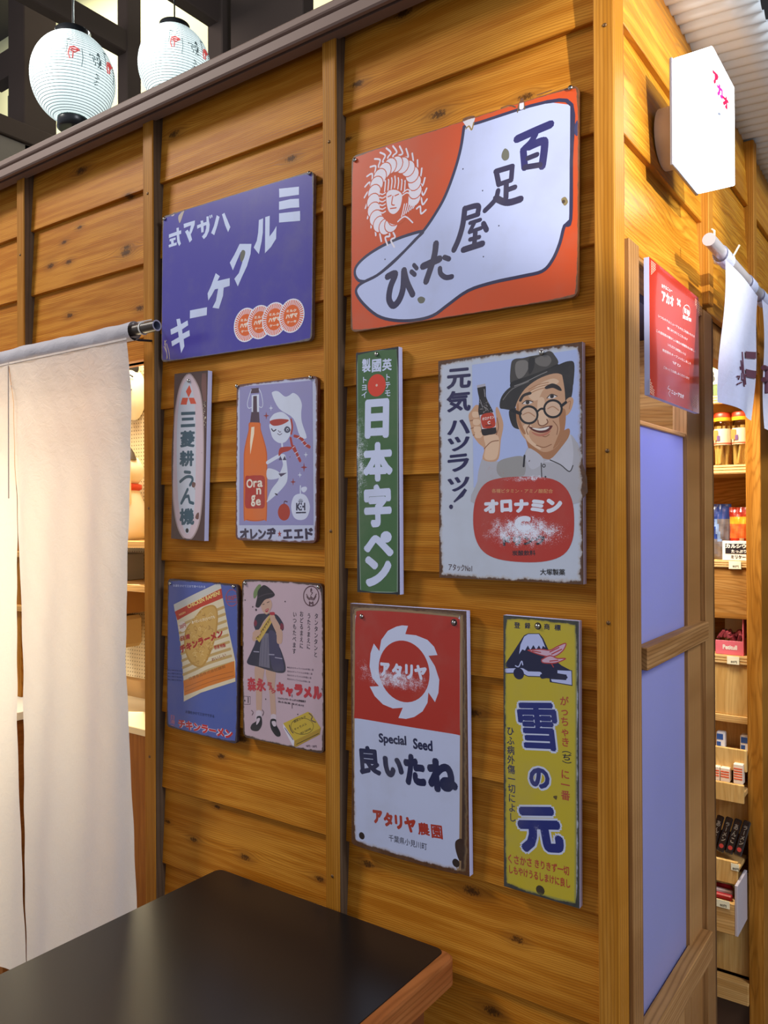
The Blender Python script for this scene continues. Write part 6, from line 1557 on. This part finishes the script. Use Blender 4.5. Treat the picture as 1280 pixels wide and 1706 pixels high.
one('back_shelf', cb, w_plyx, (-2.88, -2.09, .30, .48, 1.17, 1.19)); one('upright', cb, w_unit, (-2.30, -2.27, .32, .48, .862, 1.75)); one('back_shelf', cb, w_plyx, (-2.88, -2.09, .30, .48, 1.36, 1.38))
nb = goods('white_tin', 'white box lettered NO on the shelf behind the curtain slit', 'box', [(-2.62, -2.34, .33, .44, 1.19, 1.30)], M('tin_white', 'dcd6cc', .5))
mb = MB(); put_text(mb, 'NO', (-2.50, 1.245), (-2.36, 1.245), .05, .05, M('ink_dark', '2a2624', .5), .3285); mb.build('lettering', nb, normals=False)
goods('beige_box', 'beige carton standing on the cabinet behind the curtain slit', 'box', [(-2.55, -2.32, .30, .44, .862, 1.02)], M('carton_beige', 'bfae88', .7)); goods('brown_carton', 'brown carton on top of the beige carton behind the curtain slit', 'box', [(-2.56, -2.33, .31, .45, 1.02, 1.165)], M('carton_brown', '8a5a28', .7))

# ================================================================== SWEET SHOP shelves seen through the doorway
SY = 1.15
su = tag(empty('shelf_unit', (0, 0, 0)), 'tall wooden shelf unit of sweets behind the side doorway', 'shelf unit')
one('side_panel', su, w_unit, (-.039, .0, SY-.02, SY+.30, 0, 2.1)); one('side_panel', su, w_unit, (-.80, -.77, SY, SY+.30, 0, 2.1)); one('back_panel', su, w_unith, (-.77, -.039, SY+.29, SY+.30, 0, 2.1))
def ply_shelf(z0, z1, y0=SY, y1=SY+.29):
    o = MB(); n = 3; h = (z1-z0)/n
    o.box(-.77, -.039, y0, y1, z0, z1, w_plyx)
    for i in range(n): o.box(-.77, -.039, y0-.0012, y0, z0+h*i+h*.35, z0+h*i+h*.95, M('ply_edge', 'd8b478', .6))
    return o.build('shelf', su)
for z0, z1 in ((1.812, 1.836), (1.613, 1.638), (1.349, 1.368), (1.078, 1.102)): ply_shelf(z0, z1)
one('front_panel', su, w_unith, (-.77, -.039, SY+.004, SY+.016, 1.205, 1.349)); one('front_panel', su, w_ply, (-.77, -.039, SY+.004, SY+.016, .935, 1.078))
one('shelf', su, w_plyx, (-.77, -.039, SY-.004, SY+.2, .915, .935)); one('tray_back', su, w_ply, (-.77, -.039, SY+.060, SY+.070, .80, .915))
one('tray_front', su, w_ply, (-.77, -.039, SY-.03, SY-.02, .790, .850)); one('tray_floor', su, w_plyx, (-.77, -.039, SY-.02, SY+.06, .825, .835))
one('tray_front', su, w_ply, (-.77, -.039, SY-.07, SY-.06, .715, .765)); one('tray_floor', su, w_plyx, (-.77, -.039, SY-.06, SY+.0, .730, .745))
one('front_panel', su, w_ply, (-.77, -.039, SY+.02, SY+.03, .60, .74)); one('tray_floor', su, w_plyx, (-.77, -.05, SY-.09, SY+.02, .535, .545)); one('tray_front', su, w_ply, (-.77, -.05, SY-.10, SY-.09, .505, .566))
one('tray_floor', su, w_plyx, (-.77, -.05, SY-.12, SY-.02, .455, .462)); one('tray_front', su, w_plyx, (-.77, -.05, SY-.135, SY-.122, .385, .468)); one('tray_end', su, M('tray_end_white', 'b8aeb4', .5), (-.05, -.042, SY-.136, SY-.02, .385, .52))
one('base_panel', su, w_ply, (-.77, -.039, SY-.0, SY+.012, .215, .50)); one('plinth', su, w_plyx, (-.77, -.039, SY-.03, SY+.0, .15, .208)); one('plinth', su, M('plinth_dark', '4a3220', .6), (-.77, -.039, SY+.002, SY+.02, 0, .15))
def text_on(parent, s, x0, x1, z, h, y, mat, b=.03, name='lettering'):
    mb = MB(); put_text(mb, s, (x0, z), (x1, z), h, b, mat, y); return mb.build(name, parent, normals=False)
def price(x, z, label, tilt=0, y=SY-.003, w=.032, h=.022):
    o = tag(one('price_tag', None, M('price_card', 'ece4c4', .6), (x-w/2, x+w/2, y-.0012, y, z-h/2, z+h/2), bev=.0002), label, 'tag', 'price tags on the sweet shelves'); text_on(o, '80円', x-.006, x+.010, z-.004, .007, y-.0014, M('ink_dark'), .02)
price(-.0715, 1.357, 'cream price tag on the shelf edge below the white calcium card'); price(-.078, 1.090, 'cream price tag on the shelf edge below the pink packet box')
# green tin
o = tag(one('green_tin', None, M('tin_green', '55683c', .4), (-.160, -.108, SY+.03, SY+.09, 1.837, 1.930), bev=.004), 'dark green tin with cream lettering on the top shelf beside the towel', 'tin'); one('paper_label', o, M('label_cream', 'e4dcb4', .5), (-.155, -.119, SY+.0285, SY+.0298, 1.872, 1.918), bev=.0002); text_on(o, 'B', -.150, -.128, 1.895, .034, SY+.028, M('ink_dark'), .06)
# jars of fried sticks
def jar(cx, label):
    o = tag(empty('sweet_jar', (cx, SY+.045, 1.639)), label, 'jar', 'plastic jars of pale snack sticks')
    g, t, p = (None, None, None)
    if 'jar_plastic' not in MC:
        g, t, p = newmat('jar_plastic'); p.inputs['Base Color'].default_value = (.95, .95, .93, 1); p.inputs['Transmission Weight'].default_value = 1; p.inputs['Roughness'].default_value = .05; p.inputs['IOR'].default_value = 1.2; MC['jar_plastic'] = g
    mb = MB(); mb.lathe([(.0, .001), (.0215, .001), (.0225, .006), (.0225, .118), (.019, .126)], MC['jar_plastic'], 24); mb.build('body', o)
    mb = MB(); rr = random.Random(int(cx*-1000))
    for i in range(14):
        a = rr.uniform(0, 2*PI); r = .0165*math.sqrt(rr.random()); a2 = a+rr.uniform(-1.5, 1.5); mb.tube([(r*math.cos(a), r*math.sin(a), .004), (.016*math.cos(a2), .016*math.sin(a2), .112)], .0036, M('snack_stick', 'd9b45c', .7, bump=.3), 6)
    mb.build('snack_sticks', o)
    mb = MB(); mb.lathe([(.0229, .058), (.0229, .104)], M('jar_label', 'c8b898', .5), 24); mb.lathe([(.0231, .060), (.0231, .064)], M('jar_label_red', 'c05030', .5), 24); mb.build('label_band', o)
    mb = MB(); mb.box(-.021, -.008, -.0236, -.0226, .072, .100, M('jar_orange', 'd8742c', .5)); mb.box(-.010, -.002, -.0242, -.0232, .070, .084, M('jar_purple', '5a3a68', .5)); mb.build('label_picture', o)
    mb = MB(); mb.lathe([(.0235, .126), (.0240, .128), (.0240, .136)], M('lid_yellow', 'd8a820', .4), 24); mb.lathe([(.0240, .136), (.0240, .148), (.020, .151), (0, .151)], M('lid_red', 'c03c1c', .4), 24); mb.build('lid', o)
    return o
jar(-.1125, 'snack stick jar with red and yellow lid next to the door jamb'); jar(-.064, 'snack stick jar with orange label next to the shelf side panel')
# bags
def bag(cx, w, z0, h, y, mats, name, label):
    o = tag(empty(name, (cx, y, z0)), label, 'bag'); nx, nz = 14, 22
    def P(i, j, s): 
        u, v = i/nx, j/nz; e = math.sin(PI*min(1, max(0, u)))**.6*math.sin(PI*min(1, v*1.02+.02 if v < .98 else 1))**.5; wv = .0012*math.sin(v*26+u*9)+.0010*math.sin(u*21-v*7)
        return ((u-.5)*w*(1-.05*math.sin(PI*v)), s*(.016*e+.0008)+wv, v*h)
    mb = MB()
    for s in (-1, 1):
        for j in range(nz):
            for i in range(nx): mb.faces([P(i, j, s), P(i+1, j, s), P(i+1, j+1, s), P(i, j+1, s)], [(0, 1, 2, 3)], mats((i+.5)/nx, (j+.5)/nz), True)
    mb.build('packet', o); return o
b1, b2, b3 = M('bag_blue', '24408c', .22, coat=.6), M('bag_grey', '6e6a70', .22, coat=.6), M('bag_light_blue', '7c98c8', .22, coat=.5)
bag(-.128, .062, 1.369, .160, SY+.075, lambda u, v: b1 if v > .74 or u+v*.5 < .62 and v > .35 else b3 if abs(u+v*.5-.70) < .09 and v > .3 else b2, 'snack_bag', 'shiny blue and grey snack bag next to the door jamb')
r1, r2, r3, r4 = M('bag_red', 'a82a16', .25, coat=.6), M('bag_yellow', 'd0a028', .25, coat=.6), M('bag_orange', 'd0602a', .25, coat=.6), M('bag_beige', 'b8a080', .3, coat=.4)
bag(-.0715, .060, 1.369, .150, SY+.07, lambda u, v: r1 if v > .84 or v < .12 else r2 if v > .70 else r3 if abs(v-.62-.15*math.sin(u*7)) < .06 else r4 if (u-.6)**2*4+(v-.27)**2*6 < .12 else r1 if v < .42 else r3, 'snack_bag', 'red and yellow snack bag behind the calcium card')
o = tag(one('snack_card', None, M('card_white', 'e8e4dc', .5), (-.108, -.041, SY+.012, SY+.016, 1.369, 1.424), bev=.0004), 'white card with black band and white katakana in front of the bags', 'card')
one('black_band', o, M('ink_black', '1c1820', .5), (-.100, -.0412, SY+.0112, SY+.0119, 1.388, 1.416), bev=.0001); text_on(o, 'カルシウ', -.099, -.044, 1.4095, .012, SY+.0108, M('card_white'), .06); text_on(o, 'たっぷり', -.084, -.044, 1.395, .009, SY+.0108, M('card_white'), .04); text_on(o, 'ミリケー', -.085, -.046, 1.379, .010, SY+.0115, M('ink_black'), .04)
# pink carton of packets
o = tag(empty('candy_carton'), 'open pink carton of small dark red packets on the third shelf', 'carton'); mp = M('carton_pink', 'd86878', .5)
one('front_flap', o, mp, (-.128, -.056, SY+.010, SY+.013, 1.103, 1.142), bev=.0004); one('side', o, mp, (-.056, -.053, SY+.010, SY+.13, 1.103, 1.205), bev=.0004); one('back', o, M('carton_cream', 'b8a890', .6), (-.128, -.056, SY+.127, SY+.13, 1.103, 1.200), bev=.0004); text_on(o, 'Petitull', -.108, -.070, 1.124, .013, SY+.0095, M('card_white'), .04)
mr = [M('packet_maroon', '7c2c34', .3, coat=.5), M('packet_rose', 'b85058', .3, coat=.5), M('packet_dark', '3a2424', .3, coat=.5)]
pkt = None; rr = random.Random(5)
for i in range(9):
    x = -.120+.0075*i; z = 1.150+rr.uniform(-.004, .01)
    if pkt is None: mb = MB(); mb.box(-.005, .005, -.018, .018, -.010, .012, mr[0], .002); pkt = mb.build('candy_packet'); c_ = pkt
    else: c_ = pkt.copy(); COL.objects.link(c_)
    c_.location = (x, SY+.035+rr.uniform(-.006, .01), z); c_.rotation_euler = (rr.uniform(-.4, .4), rr.uniform(-.6, .6), rr.uniform(-.3, .3)); tag(c_, 'small dark red candy packet heaped in the open pink carton', 'packet', 'candy packets in the pink carton')
# small blue and white packs
for i, (x, lab) in enumerate(((-.116, 'blue and white sweet pack next to the door jamb'), (-.052, 'blue and white sweet pack next to the shelf side panel'))):
    o = tag(empty('sweet_pack', (x, SY+.02, .836)), lab, 'packet', 'blue and white packs in the upper tray'); one('box', o, M('pack_white', 'e4e8ee', .4), (-.012, .012, -.010, .012, 0, .046), bev=.003); one('blue_print', o, M('pack_blue', '2c58a8', .4), (-.010, .007, -.0106, -.0098, .024, .040), (-.010, .001, -.0106, -.0098, .006, .018), bev=.0001)
for i, (x, h, lab) in enumerate(((-.118, .020, 'orange striped sweet carton lying beside the jamb'), (-.092, .020, 'orange striped sweet carton lying in mid tray'), (-.058, .036, 'taller stack of orange striped cartons by the side panel'))):
    o = tag(empty('sweet_carton', (x, SY-.035, .760)), lab, 'carton', 'orange striped cartons in the second tray'); one('box', o, M('pack_cream', 'f0dcc4', .4), (-.012, .012, -.012, .014, 0, h+.018), bev=.001)
    one('orange_print', o, M('pack_orange', 'dc5a30', .4), *[(-.011, .011, -.0126, -.0119, .012+k*.007, .0155+k*.007) for k in range(int((h+.006)/.007))], bev=.0001)
# dark snack packs leaning in the third tray
for i, (x, lab) in enumerate(((-.128, 'dark chocolate snack pack next to the door jamb'), (-.105, 'second dark snack pack from the door jamb'), (-.082, 'third dark snack pack from the door jamb'), (-.059, 'dark snack pack next to the shelf side panel'))):
    o = tag(empty('snack_pack', (x, SY-.055, .566), (-.32, .22, 0)), lab, 'packet', 'dark snack packs in the third tray'); mb = MB(); mb.box(-.0095, .0095, -.005, .005, 0, .098, M('pack_black', '241c1a', .22, coat=.7, var=.3, vscale=90), .003); mb.build('wrapper', o)
    mb = MB(); put_text(mb, 'ラーメン' if i % 2 else 'あんこ', (0, .085), (0, .030), .012, .03, M('pack_print_pale', '8c8070', .4), -.0056, True); disc(mb, 0, .018, .006, 10, -.0056, M('pack_print_red', '9c3028', .4)); mb.build('print', o, normals=False)
price(-.056, .553, 'cream price tag leaning in the third tray', y=SY-.101, h=.018, w=.02)
for i, (y, z, lab, ml) in enumerate(((SY-.105, .470, 'red stick sweet lying at the front of the low tray', 'stick_red'), (SY-.085, .474, 'white and red stick sweet lying in the low tray', 'stick_white'), (SY-.065, .478, 'red stick sweet lying at the back of the low tray', 'stick_red'))):
    o = MB(); o.box(-.30, -.062-i*.004, y-.007, y+.007, z-.007, z+.007, M(ml, {'stick_red': 'a8222c', 'stick_white': 'd8c4c4'}[ml], .3, coat=.5), .003); tag(o.build('stick_sweet'), lab, 'packet', 'stick sweets in the low tray')
price(-.080, .463, 'white price tag on the lip of the low tray', y=SY-.137, w=.036, h=.020)

# ================================================================== SHORT CLOTH on a rod beside the doorway
RX = .07; RZ2 = 2.0
r2_ = tag(empty('cloth_rod'), 'pale round rod holding the short printed cloth on the side wall', 'rod'); ms = M('rod_pale', 'c9c4c8', .3, .35)
mb = MB(); mb.tube([(RX, .283, RZ2), (RX, 1.9, RZ2)], .0118, ms, 24); mb.build('tube', r2_)
mb = MB(); mb.tube([(RX-.020, .40, RZ2+.004), (RX-.017, .40, RZ2-.010), (RX-.006, .40, RZ2-.0165), (RX+.008, .40, RZ2-.0145), (RX+.017, .40, RZ2-.003), (RX+.028, .40, RZ2+.016)], .0020, M('hook_cream', 'd8cbb4', .4), 8); mb.build('hook', r2_)
mb = MB(); mb.tube([(RX+.002, .315, RZ2+.011), (RX+.002, .315, RZ2+.024), (RX-.004, .322, RZ2+.030)], .0020, M('hook_cream'), 8); mb.build('wire_tie', r2_)
sc_ = tag(empty('printed_cloth'), 'short white cloth with brown printed characters hanging from the rod', 'cloth'); m_cl = linen('white_cotton', 'd4daf2', 'c8d0ee', .25)
def cloth(y0, y1, zt, zb, ph, skew):
    mb = MB(); nx, nz = 16, 26; vs = []
    for j in range(nz+1):
        v = j/nz
        for i in range(nx+1):
            u = i/nx; y = y0+(y1-y0)*u - skew*v*(1-u)*.9; z = zt+(zb-zt)*v; vs.append((RX+.013-.006*v+.010*math.sin(u*5+ph)*v+.003*math.sin(v*6+u*4), y, z))
    mb.faces(vs, [(j*(nx+1)+i, j*(nx+1)+i+1, (j+1)*(nx+1)+i+1, (j+1)*(nx+1)+i) for j in range(nz) for i in range(nx)], m_cl, True); return mb.build('cloth_panel', sc_)
cloth(.352, .665, 1.978, 1.706, 0, .045); cloth(.700, 1.02, 1.978, 1.69, 1.5, .0); cloth(1.06, 1.36, 1.978, 1.70, 2.0, 0)
for y0, y1 in ((.37, .43), (.60, .655), (.73, .79), (.94, .99)):
    mb = MB(); nn = 16; vs = []
    for y in (y0, y1):
        for k in range(nn): a = 2*PI*k/nn; vs.append((RX+.0148*math.cos(a), y, RZ2-.003+.0165*math.sin(a)))
    mb.faces(vs, [(k, (k+1) % nn, nn+(k+1) % nn, nn+k) for k in range(nn)], m_cl, True); mb.build('rod_loop', sc_)
def cloth_print():
    rt = empty('f', (0, 0, 0)); mb = MB(); br = M('print_brown', '5e3444', .8)
    def S(y, z): # surface of the first panel
        v = (1.978-z)/.27; u = (y-.352+.0405*v)/(.313+.0405*v); u = max(0, min(1, u)); return RX+.0155-.006*v+.010*math.sin(u*5)*v+.003*math.sin(v*6+u*4)
    def quad(ps):
        n = 6
        for i in range(n):
            a, b = i/n, (i+1)/n; L = lambda p, q, t: (p[0]+(q[0]-p[0])*t, p[1]+(q[1]-p[1])*t)
            p = [L(ps[0], ps[1], a), L(ps[0], ps[1], b), L(ps[3], ps[2], b), L(ps[3], ps[2], a)]; mb.faces([(S(y, z), y, z) for y, z in p], [(0, 1, 2, 3)], br)
    quad([(0.535, 1.836), (0.653, 1.854), (0.652, 1.839), (0.534, 1.822)]); quad([(0.525, 1.798), (0.655, 1.813), (0.654, 1.796), (0.527, 1.782)])
    for a, b in [((0.491, 1.827), (0.489, 1.761)), ((0.471, 1.807), (0.476, 1.781)), ((0.457, 1.792), (0.46, 1.786)), ((0.424, 1.768), (0.443, 1.771)), ((0.443, 1.771), (0.432, 1.763)), ((0.47, 1.781), (0.462, 1.765)), ((0.419, 1.752), (0.459, 1.761)), ((0.493, 1.779), (0.51, 1.784)), ((0.487, 1.768), (0.51, 1.774)), ((0.504, 1.783), (0.509, 1.764)), ((0.476, 1.769), (0.486, 1.756)), ((0.489, 1.761), (0.509, 1.764))]:
        mb.tube([(S(*a), a[0], a[1]), (S(*b), b[0], b[1])], .0015, br, 6)
    for a, b in [((0.699, 1.826), (0.762, 1.83)), ((0.73, 1.825), (0.728, 1.772)), ((0.698, 1.799), (0.776, 1.804))]: mb.tube([(RX+.0155, a[0], a[1]), (RX+.0155, b[0], b[1])], .006, br, 6)
    mb.build('print', sc_); bpy.data.objects.remove(rt)
cloth_print()
